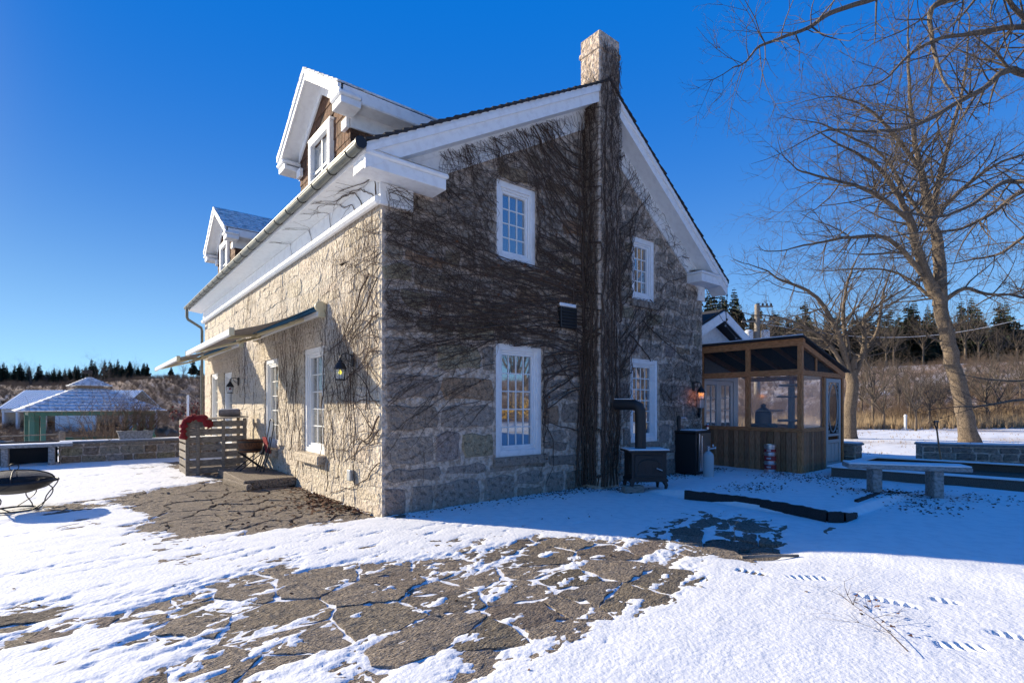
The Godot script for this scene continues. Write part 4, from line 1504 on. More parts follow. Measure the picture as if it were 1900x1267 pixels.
	for k in 46:   # stems rising from the ground
		var z := -rr(0.0, 1.0) * rr(0.5, 1.0) * 7.5 - 0.1
		boughs.append_array(creeper(mb, lift_f, Vector2(z, rr(0.05, 1.6)), PI * 0.5 + rr(-0.3, 0.3), rr(0.8, 3.4), rr(0.003, 0.008), func(p): return PI * 0.5 + 0.35 * nz.get_noise_2d(p.x, p.y), 0.10, 0.16, fh, 5, 0.09))
	for b in [[Vector2(-0.02, 1.35), PI + 0.75, 1.4], [Vector2(-0.02, 2.72), PI + 0.35, 1.1], [Vector2(-0.3, 3.3), PI + 0.4, 1.6]]:
		boughs.append_array(creeper(mb, lift_f, b[0], b[1], b[2], 0.013, func(q): return b[1] + 0.8 * nz.get_noise_2d(q.x * 1.5, q.y * 1.5), 0.2, 0.26, fh, 6, 0.07))
	part("stem", mb, M.vine_bark, o).set_meta("kind", "stuff")
	mb = MB.new()
	for k in 2000:
		var src: Array = boughs[rng.randi() % boughs.size()]
		var p: Vector2 = src[0] + Vector2(rr(-0.3, 0.3), rr(-0.3, 0.3))
		if k % 2 == 0: p = Vector2(-pow(rng.randf(), 1.5) * 9.0 - 0.02, rr(1.6, 4.1))
		if in_hole(p, fh, 0.02) or p.x > -0.015: continue
		var a := PI * 0.5 + rr(-0.9, 0.9)
		creeper(mb, lift_f, p, a, rr(0.2, 0.7), rr(0.0014, 0.0030), func(_q): return a, 0.05, 0.34, fh, 3, 0.07)
	# tendrils on the white frieze and soffit
	var lift_s := func(p: Vector2, off: float) -> Vector3:
		if p.y > 4.88: return V(0, -999, 0)
		if p.y < 4.55: return V(-0.056 - off * 0.3, p.y, p.x)
		var t := (p.y - 4.55) / 0.33
		return V(-0.06 - 0.33 * t, 4.55 + 0.04 * t - 0.004 - off * 0.3, p.x)
	for k in 7:
		var p0 := Vector2([-0.06, -0.12, -0.5, -0.75, -1.7, -2.6, -3.7][k], 4.29)
		var run := creeper(mb, lift_s, p0, [1.7, 2.0, 2.2, 2.3, 2.0, 1.9, 1.8][k], [1.1, 1.8, 1.6, 1.5, 1.0, 0.7, 0.5][k], [0.009, 0.007, 0.007, 0.006, 0.004, 0.004, 0.003][k], func(q): return PI - 0.45 + 1.5 * nz.get_noise_2d(q.x * 1.7, q.y * 3.0 + k), 0.16, 0.30, [], 5, 0.05)
		for t in 5:
			if run.size() < 4: continue
			var src: Array = run[3 + rng.randi() % (run.size() - 3)]
			var turn: float = src[1] + rr(-0.9, 0.5)
			creeper(mb, lift_s, src[0], turn, rr(0.15, 0.7), 0.0032, func(_q): return turn + 0.5, 0.04, 0.32, [], 3, 0.05)
	part("twig", mb, M.vine_bark, o).set_meta("kind", "stuff")

# ---------------------------------------------------------------- lanterns, awnings
func lantern(called_label: String, xf: Transform3D, bulb: Material, lit: bool) -> Node3D:
	# local: back plate at the origin on the wall, w (local z) away from the wall
	var l := thing("wall_lantern", called_label, "lantern", Vector3.ZERO, 0.0, "wall lanterns on the house")
	l.transform = xf
	var mb := MB.new()
	mb.box(V(0, 0, 0.015), V(0.07, 0.20, 0.03), Basis.IDENTITY, 0.01)
	part("back_plate", mb, M.dark_metal, l)
	mb = MB.new()
	var pts := PackedVector3Array()
	var rad := PackedFloat32Array()
	for k in 9:
		var a := PI * k / 8.0
		pts.append(V(0, 0.02 + 0.07 * sin(a), 0.11 - 0.09 * cos(a)))
		rad.append(0.009)
	mb.tube(pts, rad, 6)
	mb.tube(PackedVector3Array([V(0, -0.05, 0.02), V(0, -0.01, 0.10), V(0, 0.06, 0.13)]), PackedFloat32Array([0.006, 0.006, 0.006]), 5)
	part("arm", mb, M.dark_metal, l)
	var at := Transform3D(Basis.IDENTITY, V(0, -0.30, 0.20))
	mb = MB.new()
	mb.lathe([Vector2(0.088, 0.155), Vector2(0.094, 0.165), Vector2(0.07, 0.21), Vector2(0.045, 0.25), Vector2(0.035, 0.255), Vector2(0.03, 0.28), Vector2(0.015, 0.29), Vector2(0.012, 0.32), Vector2(0.0, 0.335)], 12, at)
	part("cap", mb, M.dark_metal, l)
	mb = MB.new()
	mb.lathe([Vector2(0.0, -0.005), Vector2(0.07, -0.005), Vector2(0.078, 0.005), Vector2(0.07, 0.012), Vector2(0.0, 0.013)], 12, at)
	for k in 6:
		var a := TAU * (k + 0.5) / 6
		mb.tube(PackedVector3Array([at * V(cos(a) * 0.068, 0.01, sin(a) * 0.068), at * V(cos(a) * 0.08, 0.16, sin(a) * 0.08)]), PackedFloat32Array([0.005, 0.005]), 4)
	part("cage", mb, M.dark_metal, l)
	for k in 6:
		var a := TAU * (k + 0.5) / 6
		var b := TAU * (k + 1.5) / 6
		mb = MB.new()
		mb.quad(at * V(cos(b) * 0.064, 0.014, sin(b) * 0.064), at * V(cos(a) * 0.064, 0.014, sin(a) * 0.064), at * V(cos(a) * 0.076, 0.158, sin(a) * 0.076), at * V(cos(b) * 0.076, 0.158, sin(b) * 0.076))
		part("pane", mb, M.clear_glass, l)
	mb = MB.new()
	mb.lathe([Vector2(0.0, 0.02), Vector2(0.018, 0.02), Vector2(0.018, 0.075), Vector2(0.0, 0.075)], 8, at)
	part("candle", mb, M.vinyl, l)
	mb = MB.new()
	mb.lathe([Vector2(0.0, 0.077), Vector2(0.022, 0.09), Vector2(0.026, 0.11), Vector2(0.014, 0.135), Vector2(0.0, 0.15)], 10, at)
	part("bulb", mb, bulb, l)
	if lit:
		var om := OmniLight3D.new()
		om.name = "lantern_glow"
		om.light_color = Color(1.0, 0.6, 0.25)
		om.light_energy = 0.02
		om.light_size = 0.03
		om.omni_range = 4.0
		om.omni_attenuation = 2.0
		om.shadow_enabled = true
		l.add_child(om)
		om.position = at * V(0, 0.11, 0)
	return l

func awning(label: String, z1: float, z0: float, reach: float) -> void:
	# z1 is the near end; the cloth runs out from the wall toward -x
	var a := thing("retractable_awning", label, "awning", V(0, 0, 0), 0.0, "awnings over the front windows")
	var zc := (z0 + z1) * 0.5
	var ln := z1 - z0
	var yw := 3.10
	var yf := 2.58
	var mb := MB.new()
	mb.box(V(-0.10, yw - 0.11, zc), V(0.07, 0.075, ln), Basis.IDENTITY, 0.01)
	part("wall_bar", mb, M.awning_white, a)
	mb = MB.new()
	mb.lathe([Vector2(0.0, -ln * 0.5), Vector2(0.045, -ln * 0.5), Vector2(0.045, ln * 0.5), Vector2(0.0, ln * 0.5)], 12, Transform3D(Basis(Vector3.RIGHT, PI * 0.5), V(-0.09, yw, zc)))
	part("roller", mb, M.blue_canvas, a)
	for z in [z0 - 0.02, z1 + 0.02]:
		mb = MB.new()
		mb.lathe([Vector2(0.0, -0.03), Vector2(0.085, -0.03), Vector2(0.095, -0.015), Vector2(0.095, 0.015), Vector2(0.085, 0.03), Vector2(0.0, 0.03)], 14, Transform3D(Basis(Vector3.RIGHT, PI * 0.5), V(-0.09, yw, z)))
		mb.box(V(-0.07, yw - 0.10, z), V(0.12, 0.14, 0.05), Basis.IDENTITY, 0.01)
		part("end_cap", mb, M.awning_cap, a)
	# cloth: blue on top, grey beneath, sagging between bars
	for side in 2:
		mb = MB.new()
		var nu := 8
		var nv := 10
		var dy := 0.0 if side == 0 else -0.006
		for k in nu:
			for j in nv:
				var q := []
				for c in [[0, 0], [1, 0], [1, 1], [0, 1]]:
					var t := float(k + c[0]) / nu
					var s := float(j + c[1]) / nv
					q.append(V(lerpf(-0.10, -reach, t), lerpf(yw + 0.045, yf + 0.02, t) - 0.06 * sin(t * PI) + 0.012 * sin(s * 31.0 + t * 3.0) * t + dy, lerpf(z0 + 0.04, z1 - 0.04, s)))
				mb.quad(q[0], q[3], q[2], q[1])
		part("cloth", mb, M.blue_canvas if side == 0 else M.grey_canvas, a)
	mb = MB.new()
	mb.box(V(-reach - 0.03, yf, zc), V(0.06, 0.10, ln), Basis.IDENTITY, 0.015)
	part("front_bar", mb, M.awning_white, a)
	for z in [z0 - 0.012, z1 + 0.012]:
		mb = MB.new()
		mb.box(V(-reach - 0.03, yf, z), V(0.075, 0.115, 0.022), Basis.IDENTITY, 0.008)
		part("end_cap", mb, M.awning_cap, a)
	for s in [0.16, 0.84]:   # folding arms
		mb = MB.new()
		var zs := lerpf(z0, z1, s)
		var elbow := zs + (0.75 if s < 0.5 else -0.75)
		mb.bar(V(-0.12, yw - 0.12, zs), V(-reach * 0.52, (yw + yf) * 0.5 - 0.10, elbow), 0.045, 0.05, Vector3.UP, 0.01)
		mb.bar(V(-reach * 0.52, (yw + yf) * 0.5 - 0.10, elbow), V(-reach + 0.02, yf - 0.02, zs), 0.04, 0.045, Vector3.UP, 0.01)
		mb.box(V(-reach * 0.52, (yw + yf) * 0.5 - 0.10, elbow), V(0.07, 0.07, 0.07), Basis.IDENTITY, 0.015)
		part("arm", mb, M.awning_cap, a)

# ---------------------------------------------------------------- yard by the gable
func stone_wall(called: String, label: String, a: Vector3, b: Vector3, ht: float, thick: float, tones: Array, capped := true) -> Node3D:
	var w := thing(called, label, "wall")
	var d := b - a
	var ln := d.length()
	var u := d / ln
	var nn := u.cross(Vector3.UP)     # outward on the side that is built
	var xf := Transform3D(Basis(u, Vector3.UP, nn), a)
	var mb := MB.new()
	mb.box(xf * V(ln * 0.5, ht * 0.5 - 0.2, -thick * 0.5), V(ln, ht + 0.4, thick), xf.basis)
	part("core", mb, M.mortar, w)
	var y := 0.0
	while y < ht - 0.05:
		var rh: float = min(rr(0.13, 0.22), ht - y)
		var x := 0.01
		while x < ln - 0.04:
			var e: float = min(x + rr(0.22, 0.55), ln - 0.01)
			var t := rr(0.6, 1.15)
			var k: Array = tones[rng.randi() % tones.size()]
			wall_stone(w, xf, [x + 0.008, e - 0.008, y + 0.008, y + rh - 0.008], M.grey_stone, rr(0.012, 0.03), Color(t * k[0], t * k[1], t * k[2]), 0.014)
			x = e
		y += rh
	for s in [[a, -u], [b, u]]:   # end faces
		var xe := Transform3D(Basis(Vector3.UP.cross(s[1]), Vector3.UP, s[1]), s[0] - nn * thick * 0.5)
		for k in 2:
			var t := rr(0.6, 1.0)
			wall_stone(w, xe, [-thick * 0.5 + 0.01, thick * 0.5 - 0.01, 0.01 + k * ht * 0.5, (k + 1) * ht * 0.5 - 0.01], M.grey_stone, 0.015, Color(t, t * 0.97, t * 0.93), 0.014)
	if capped:
		var x := -0.03
		while x < ln:
			var e: float = min(x + rr(0.7, 1.1), ln + 0.03)
			var c := MB.new()
			c.tint = Color(1, 1, 1) * rr(0.55, 0.8)
			c.box(xf * V((x + e) * 0.5, ht + 0.025, -thick * 0.5 + rr(-0.01, 0.01)), V(e - x - 0.008, 0.05, thick + 0.10), xf.basis, 0.012)
			part("cap_stone", c, M.concrete, w)
			x = e
		var s := MB.new()
		s.box(xf * V(ln * 0.5, ht + 0.062, -thick * 0.5), V(ln + 0.02, 0.024, thick + 0.04), xf.basis, 0.01)
		part("snow_cap", s, M.snow_cap, w)
	return w

func slab_bench(label: String, at: Vector3, turn: float, ln: float, legs: Array, leg_h: float) -> void:
	var b := thing("slab_bench", label, "bench", at, turn, "concrete slab benches")
	var mb := MB.new()
	mb.box(V(0, leg_h + 0.035, 0), V(ln, 0.07, 0.42), Basis.IDENTITY, 0.012)
	part("seat_slab", mb, M.concrete, b)
	mb = MB.new()
	mb.box(V(0, leg_h + 0.082, 0), V(ln - 0.02, 0.024, 0.40), Basis.IDENTITY, 0.01)
	part("snow_cap", mb, M.snow_cap, b)
	for x in legs:
		for s in [-1.0, 1.0]:
			mb = MB.new()
			mb.tint = Color(1, 1, 1) * rr(0.8, 1.05)
			mb.box(V(x, leg_h * 0.5 - 0.02, s * 0.095), V(0.13, leg_h + 0.04, 0.16), Basis.IDENTITY, 0.012)
			part("leg", mb, M.concrete, b)

func yard_right() -> void:
	rng.seed = 505
	# black cast iron stove with its pipe into the chimney
	var st := thing("wood_stove", "black cast iron wood stove with snow on top, piped into the chimney", "stove", V(4.42, 0.0, 0.98), -0.62)
	var mb := MB.new()
	mb.prism([Vector2(-0.33, 0.20), Vector2(0.33, 0.20), Vector2(0.33, 0.24), Vector2(0.30, 0.26), Vector2(0.30, 0.68), Vector2(0.33, 0.70), Vector2(-0.33, 0.70), Vector2(-0.30, 0.68), Vector2(-0.30, 0.26), Vector2(-0.33, 0.24)], -0.22, 0.22)
	part("body", mb, M.cast_iron, st)
	mb = MB.new()
	mb.box(V(0, 0.715, 0), V(0.74, 0.03, 0.52), Basis.IDENTITY, 0.012)
	part("top_plate", mb, M.cast_iron, st)
	mb = MB.new()
	mb.box(V(0, 0.740, 0), V(0.70, 0.022, 0.48), Basis.IDENTITY, 0.01)
	part("snow_cap", mb, M.snow_cap, st)
	var dn := node("door", st)
	mb = MB.new()
	mb.box(V(0, 0.47, 0.228), V(0.50, 0.38, 0.02), Basis.IDENTITY, 0.008)
	for k in 2: mb.box(V(0, 0.29 + k * 0.36, 0.24), V(0.48, 0.02, 0.02), Basis.IDENTITY, 0.005)
	var arch := PackedVector3Array()
	var ar := PackedFloat32Array()
	for k in 13:
		var a := PI * k / 12.0
		arch.append(V(cos(a) * 0.19, 0.46 + 0.13 * sin(a), 0.24))
		ar.append(0.012)
	mb.tube(arch, ar, 5)
	for k in 4: mb.bar(V(-0.18 + k * 0.12, 0.36, 0.24), V(-0.18 + k * 0.12, 0.53, 0.24), 0.012, 0.012)
	part("leaf", mb, M.cast_iron, dn)
	mb = MB.new()
	mb.quad(V(-0.18, 0.36, 0.2395), V(0.18, 0.36, 0.2395), V(0.16, 0.55, 0.2395), V(-0.16, 0.55, 0.2395))
	part("pane", mb, M.black_plastic, dn)
	mb = MB.new()
	mb.tube(PackedVector3Array([V(0.20, 0.40, 0.25), V(0.20, 0.40, 0.29), V(0.10, 0.44, 0.30)]), PackedFloat32Array([0.009, 0.009, 0.011]), 6, true)
	part("handle", mb, M.steel, dn)
	for sx in [-1.0, 1.0]:
		mb = MB.new()
		mb.prism([Vector2(-0.15, 0.33), Vector2(0.15, 0.33), Vector2(0.15, 0.55), Vector2(0.08, 0.62), Vector2(-0.08, 0.62), Vector2(-0.15, 0.55)], 0.0, 0.012, Transform3D(Basis(Vector3.UP, PI * 0.5 * sx), V(sx * 0.301, 0, 0)))
		part("side_panel", mb, M.cast_iron, st)
		for sz in [-1.0, 1.0]:
			mb = MB.new()
			mb.tube(PackedVector3Array([V(sx * 0.27, 0.21, sz * 0.18), V(sx * 0.30, 0.14, sz * 0.21), V(sx * 0.29, 0.06, sz * 0.20), V(sx * 0.33, 0.0, sz * 0.24)]), PackedFloat32Array([0.04, 0.032, 0.022, 0.03]), 6, true)
			part("leg", mb, M.cast_iron, st)
	var loc := st.transform.affine_inverse()
	mb = MB.new()
	var pp := PackedVector3Array()
	var pr := PackedFloat32Array()
	for q in [V(4.36, 0.72, 0.93), V(4.36, 1.30, 0.93), V(4.36, 1.40, 0.925), V(4.35, 1.47, 0.89), V(4.34, 1.50, 0.82), V(4.30, 1.505, 0.40)]:
		pp.append(loc * q)
		pr.append(0.095)
	mb.tube(pp, pr, 16, true)
	part("flue_pipe", mb, M.cast_iron, st)
	mb = MB.new()
	mb.bar(loc * V(4.345, 1.603, 0.78), loc * V(4.30, 1.606, 0.42), 0.09, 0.014, Vector3.UP, 0.006)
	part("pipe_snow", mb, M.snow_cap, st)
	var blk := thing("stone_block", "flat grey stone block under a leg of the black stove", "stone", V(4.12, 0.0, 0.95), -0.4)
	mb = MB.new()
	mb.box(V(0, 0.07, 0), V(0.36, 0.13, 0.16), Basis.IDENTITY, 0.02)
	part("slab", mb, M.old_wood, blk)

	# drinks cooler with a steel door
	var kg := thing("drinks_cooler", "black cabinet cooler with stainless door against the gable wall", "cooler", V(7.12, 0.0, 0.16), 0.08)
	mb = MB.new()
	mb.box(V(0, 0.47, 0), V(0.60, 0.86, 0.62), Basis.IDENTITY, 0.015)
	part("cabinet", mb, M.black_plastic, kg)
	mb = MB.new()
	mb.box(V(0.03, 0.50, 0.335), V(0.52, 0.80, 0.04), Basis.IDENTITY, 0.01)
	part("door", mb, M.steel, kg)
	mb = MB.new()
	mb.tube(PackedVector3Array([V(-0.20, 0.85, 0.39), V(-0.20, 0.18, 0.39)]), PackedFloat32Array([0.014, 0.014]), 8, true)
	part("handle", mb, M.steel, kg)
	mb = MB.new()
	mb.box(V(0, 0.925, 0), V(0.66, 0.05, 0.68), Basis.IDENTITY, 0.012)
	part("top", mb, M.black_plastic, kg)
	mb = MB.new()
	mb.box(V(0.05, 0.957, 0.05), V(0.50, 0.016, 0.44), Basis.IDENTITY, 0.008)
	part("snow_cap", mb, M.snow_cap, kg)
	mb = MB.new()
	mb.lathe([Vector2(0.0, 0.95), Vector2(0.05, 0.95), Vector2(0.045, 0.97), Vector2(0.04, 1.24), Vector2(0.035, 1.27), Vector2(0.0, 1.28)], 12, Transform3D(Basis.IDENTITY, V(-0.18, 0, -0.15)))
	part("tap_tower", mb, M.black_plastic, kg)
	mb = MB.new()
	mb.tube(PackedVector3Array([V(-0.15, 1.22, -0.11), V(-0.08, 1.22, -0.04), V(-0.07, 1.17, -0.03)]), PackedFloat32Array([0.014, 0.014, 0.010]), 6, true)
	part("tap", mb, M.steel, kg)
	var can := thing("drink_can", "small red and silver drink can standing on the black cooler", "can", V(7.42, 0.965, 0.42))
	mb = MB.new()
	mb.lathe([Vector2(0.0, 0.0), Vector2(0.026, 0.0), Vector2(0.033, 0.008), Vector2(0.033, 0.055)], 12)
	mb.lathe([Vector2(0.033, 0.10), Vector2(0.026, 0.118), Vector2(0.025, 0.122), Vector2(0.0, 0.120)], 12)
	part("can_metal", mb, M.steel, can)
	mb = MB.new()
	mb.lathe([Vector2(0.0335, 0.055), Vector2(0.0335, 0.10)], 12)
	part("can_print", mb, M.red_paint, can)

	# gas cylinder with regulator
	var ty := thing("gas_cylinder", "pale grey gas cylinder with valve and gauges beside the cooler", "cylinder", V(6.83, 0.0, 0.78))
	mb = MB.new()
	mb.lathe([Vector2(0.0, 0.0), Vector2(0.095, 0.0), Vector2(0.105, 0.02), Vector2(0.105, 0.44), Vector2(0.095, 0.49), Vector2(0.06, 0.53), Vector2(0.03, 0.55), Vector2(0.0, 0.55)], 18)
	part("tank", mb, M.tank_paint, ty)
	mb = MB.new()
	mb.lathe([Vector2(0.0, 0.55), Vector2(0.025, 0.55), Vector2(0.025, 0.62), Vector2(0.035, 0.63), Vector2(0.035, 0.65), Vector2(0.0, 0.66)], 10)
	part("valve", mb, M.galvanised, ty)
	mb = MB.new()
	mb.tube(PackedVector3Array([V(0.02, 0.60, 0), V(0.12, 0.60, 0.02), V(0.16, 0.61, 0.03)]), PackedFloat32Array([0.018, 0.018, 0.018]), 8, true)
	part("regulator", mb, M.steel, ty)
	for q in [V(0.13, 0.66, 0.03), V(0.20, 0.61, 0.04)]:
		mb = MB.new()
		mb.lathe([Vector2(0.0, -0.012), Vector2(0.032, -0.012), Vector2(0.032, 0.012), Vector2(0.0, 0.014)], 12, Transform3D(Basis(Vector3.RIGHT, PI * 0.5) * Basis(Vector3.FORWARD, 0.5), q))
		part("gauge", mb, M.steel, ty)

	# beer keg
	var kb := thing("beer_keg", "slim silver keg with dark red bands against the porch boards", "keg", V(8.62, 0.0, 1.22))
	mb = MB.new()
	mb.lathe([Vector2(0.0, 0.01), Vector2(0.115, 0.0), Vector2(0.125, 0.015), Vector2(0.125, 0.06), Vector2(0.115, 0.075), Vector2(0.115, 0.20), Vector2(0.128, 0.215), Vector2(0.128, 0.235), Vector2(0.115, 0.25), Vector2(0.115, 0.40), Vector2(0.128, 0.415), Vector2(0.128, 0.435), Vector2(0.115, 0.45), Vector2(0.115, 0.56), Vector2(0.125, 0.575), Vector2(0.125, 0.62), Vector2(0.112, 0.63), Vector2(0.108, 0.60), Vector2(0.0, 0.585)], 22)
	part("shell", mb, M.steel, kb)
	for q in [[0.09, 0.19], [0.275, 0.385], [0.465, 0.53]]:
		mb = MB.new()
		mb.lathe([Vector2(0.1165, q[0]), Vector2(0.1165, q[1])], 22)
		part("band", mb, M.red_paint, kb)
	mb = MB.new()   # the worn white lettering blocks on the bands
	for q in [0.14, 0.33, 0.50]:
		for k in 5:
			var a := PI * 1.05 + k * 0.16 - 0.3
			mb.box(V(cos(a) * 0.117, q, -sin(a) * 0.117), V(0.004, 0.032, 0.010), Basis(Vector3.UP, a))
	part("lettering", mb, M.vinyl, kb)

	lantern("glowing black wall lantern on the shaded gable beside the porch", Transform3D(Basis.IDENTITY, V(7.50, 1.92, 0.02)), M.lamp_bulb, true)
	var mt := thing("electric_meter", "grey utility meter box with cable below the gable lantern", "meter box")
	mb = MB.new()
	mb.box(V(7.72, 1.56, 0.07), V(0.16, 0.26, 0.10), Basis.IDENTITY, 0.012)
	part("box", mb, M.galvanised, mt)
	mb = MB.new()
	mb.tube(PackedVector3Array([V(7.72, 1.44, 0.06), V(7.70, 1.30, 0.06), V(7.66, 1.24, 0.07), V(7.64, 1.32, 0.08)]), PackedFloat32Array([0.03, 0.03, 0.03, 0.03]), 7, true)
	part("cable", mb, M.black_plastic, mt)

	# raised bed edging: two sagging lengths of black landscape edging and a short one
	var i := 0
	for run in [[V(4.25, 0, 1.86), V(4.34, 0, 2.20), V(4.40, 0, 2.62), V(4.40, 0, 2.98)], [V(4.38, 0, 2.99), V(4.36, 0, 3.30), V(4.30, 0, 3.62), V(4.20, 0, 3.92), V(4.28, 0, 4.07), V(4.62, 0, 4.08), V(4.86, 0, 4.02)], [V(5.42, 0, 3.86), V(5.85, 0, 3.86), V(6.45, 0, 3.84)]]:
		var e := thing("garden_edging", ["black edging strip on the far half of the raised snowy bed", "black edging strip curling up at the bed corner", "short black edging strip at the bed end by the bench"][i], "edging", Vector3.ZERO, 0.0, "edging of the raised bed")
		mb = MB.new()
		var pts := []
		for k in run.size() - 1:
			for t in 6: pts.append(run[k].lerp(run[k + 1], t / 6.0))
		pts.append(run[-1])
		for k in pts.size() - 1:
			var ya := 0.155 + 0.02 * nz.get_noise_2d(k * 0.5, i * 9.0)
			var yb := 0.155 + 0.02 * nz.get_noise_2d((k + 1) * 0.5, i * 9.0)
			var a: Vector3 = pts[k]
			var b: Vector3 = pts[k + 1]
			if i == 1:   # the tail lies lower
				ya *= 1.0 - 0.55 * smoothstep(22.0, 36.0, k)
				yb *= 1.0 - 0.55 * smoothstep(22.0, 36.0, k + 1)
			var sd := (b - a).cross(Vector3.UP).normalized() * 0.04
			mb.quad(a + V(0, -0.05, 0) - sd, b + V(0, -0.05, 0) - sd, b + V(0, yb, 0) - sd * 0.6, a + V(0, ya, 0) - sd * 0.6)
			mb.quad(b + V(0, -0.05, 0) + sd, a + V(0, -0.05, 0) + sd, a + V(0, ya, 0) + sd * 0.6, b + V(0, yb, 0) + sd * 0.6)
			mb.quad(a + V(0, ya, 0) - sd * 0.6, b + V(0, yb, 0) - sd * 0.6, b + V(0, yb, 0) + sd * 0.6, a + V(0, ya, 0) + sd * 0.6)
			if k == 0: mb.quad(a + V(0, -0.05, 0) + sd, a + V(0, -0.05, 0) - sd, a + V(0, ya, 0) - sd * 0.6, a + V(0, ya, 0) + sd * 0.6)
			if k == pts.size() - 2: mb.quad(b + V(0, -0.05, 0) - sd, b + V(0, -0.05, 0) + sd, b + V(0, yb, 0) + sd * 0.6, b + V(0, yb, 0) - sd * 0.6)
		part("strip", mb, M.rubber, e)
		i += 1

	slab_bench("grey concrete slab bench with snow on it beside the garden frame", V(7.02, 0.02, 4.03), -1.034, 1.62, [-0.40, 0.40], 0.46)

	# sunken bed framed in boards
	var fr := thing("raised_bed", "large low board framed empty garden bed with snow on its rim", "garden bed", V(8.95, 0, 2.35))
	var fb := [[V(0, 0, 0), V(0.45, 0, 3.4)], [V(0.0, 0, 0), V(2.9, 0, -0.1)], [V(2.9, 0, -0.1), V(3.55, 0, 3.2)]]
	for q in fb:
		mb = MB.new()
		mb.tint = Color(1, 1, 1) * rr(0.5, 0.8)
		mb.bar(q[0] + V(0, 0.06, 0), q[1] + V(0, 0.06, 0), 0.06, 0.30, Vector3.UP, 0.01)
		part("board", mb, M.old_wood, fr)
		mb = MB.new()
		mb.bar(q[0] + V(0, 0.222, 0), q[1] + V(0, 0.222, 0), 0.22, 0.028, Vector3.UP, 0.01)
		part("rim_snow", mb, M.snow_cap, fr)
	mb = MB.new()
	mb.quad(V(0.02, 0.055, 0), V(0.45, 0.055, 3.4), V(3.5, 0.055, 3.2), V(2.9, 0.055, -0.05))
	part("soil", mb, M.joint_soil, fr)

	stone_wall("garden_wall", "low shaded stone garden wall with flat snowy cap past the bench", V(13.22, -0.02, 2.92), V(16.4, -0.02, 8.2), 0.50, 0.42, [[1, 0.98, 0.95], [0.9, 0.9, 0.92]])
	stone_wall("stone_pier", "short stone pier with snowy cap beside the porch door", V(11.50, -0.02, 1.98), V(11.95, -0.02, 1.98), 0.52, 0.5, [[1, 0.98, 0.95]])

	# shovel standing in the bed
	var sv := thing("snow_shovel", "long wooden shovel with dark D grip standing by the garden wall", "shovel", V(12.95, 0.0, 3.35), 0.5)
	mb = MB.new()
	mb.tube(PackedVector3Array([V(0.0, 0.05, 0.0), V(-0.04, 0.45, -0.06), V(-0.08, 0.93, -0.12)]), PackedFloat32Array([0.019, 0.019, 0.018]), 8)
	part("shaft", mb, M.fence_board, sv)
	mb = MB.new()
	for e in [-1.0, 1.0]: mb.tube(PackedVector3Array([V(-0.08, 0.92, -0.12), V(-0.085 + e * 0.05, 1.0, -0.13 + e * 0.04), V(-0.09 + e * 0.065, 1.10, -0.14 + e * 0.05)]), PackedFloat32Array([0.020, 0.015, 0.014]), 6)
	mb.tube(PackedVector3Array([V(-0.09 - 0.075, 1.10, -0.14 - 0.06), V(-0.09 + 0.075, 1.10, -0.14 + 0.06)]), PackedFloat32Array([0.024, 0.024]), 8, true)
	part("grip", mb, M.black_plastic, sv)
	mb = MB.new()
	mb.prism([Vector2(-0.12, -0.2), Vector2(0.12, -0.2), Vector2(0.12, 0.12), Vector2(0.03, 0.16), Vector2(-0.03, 0.16), Vector2(-0.12, 0.12)], -0.006, 0.006)
	part("blade", mb, M.galvanised, sv)

	# string of bulbs from the corner of the eave
	var sl := thing("string_lights", "thin dark cable with small bulbs hanging from the eave corner", "string lights")
	mb = MB.new()
	var cable := PackedVector3Array([V(8.36, 4.30, 0.36), V(8.37, 4.0, 0.36), V(8.36, 3.6, 0.34), V(8.38, 3.35, 0.34)])
	var dr2 := PackedVector3Array()
	for k in 15:
		var t := k / 14.0
		dr2.append(V(lerpf(8.0, 11.3, t), lerpf(4.15, 3.15, t) - 0.35 * sin(t * PI), lerpf(0.05, -0.4, t)))
	var r4 := PackedFloat32Array([0.008, 0.008, 0.008, 0.008])
	var r15 := PackedFloat32Array()
	r15.resize(15)
	r15.fill(0.007)
	mb.tube(cable, r4, 4)
	mb.tube(dr2, r15, 4)
	part("cable", mb, M.black_plastic, sl)
	for k in 5:
		mb = MB.new()
		mb.lathe([Vector2(0.0, -0.05), Vector2(0.02, -0.035), Vector2(0.024, -0.015), Vector2(0.012, 0.0), Vector2(0.0, 0.0)], 8, Transform3D(Basis.IDENTITY, dr2[2 + k * 3 - (1 if k == 4 else 0)]))
		part("bulb", mb, M.red_paint if k == 3 else (M.blue_canvas if k == 4 else M.clear_glass), sl)
	for k in 3:
		mb = MB.new()
		mb.lathe([Vector2(0.0, -0.06), Vector2(0.022, -0.04), Vector2(0.026, -0.02), Vector2(0.014, 0.0), Vector2(0.0, 0.0)], 8, Transform3D(Basis.IDENTITY, V(8.37, 4.05 - k * 0.28, 0.355)))
		part("bulb", mb, M.black_plastic, sl)

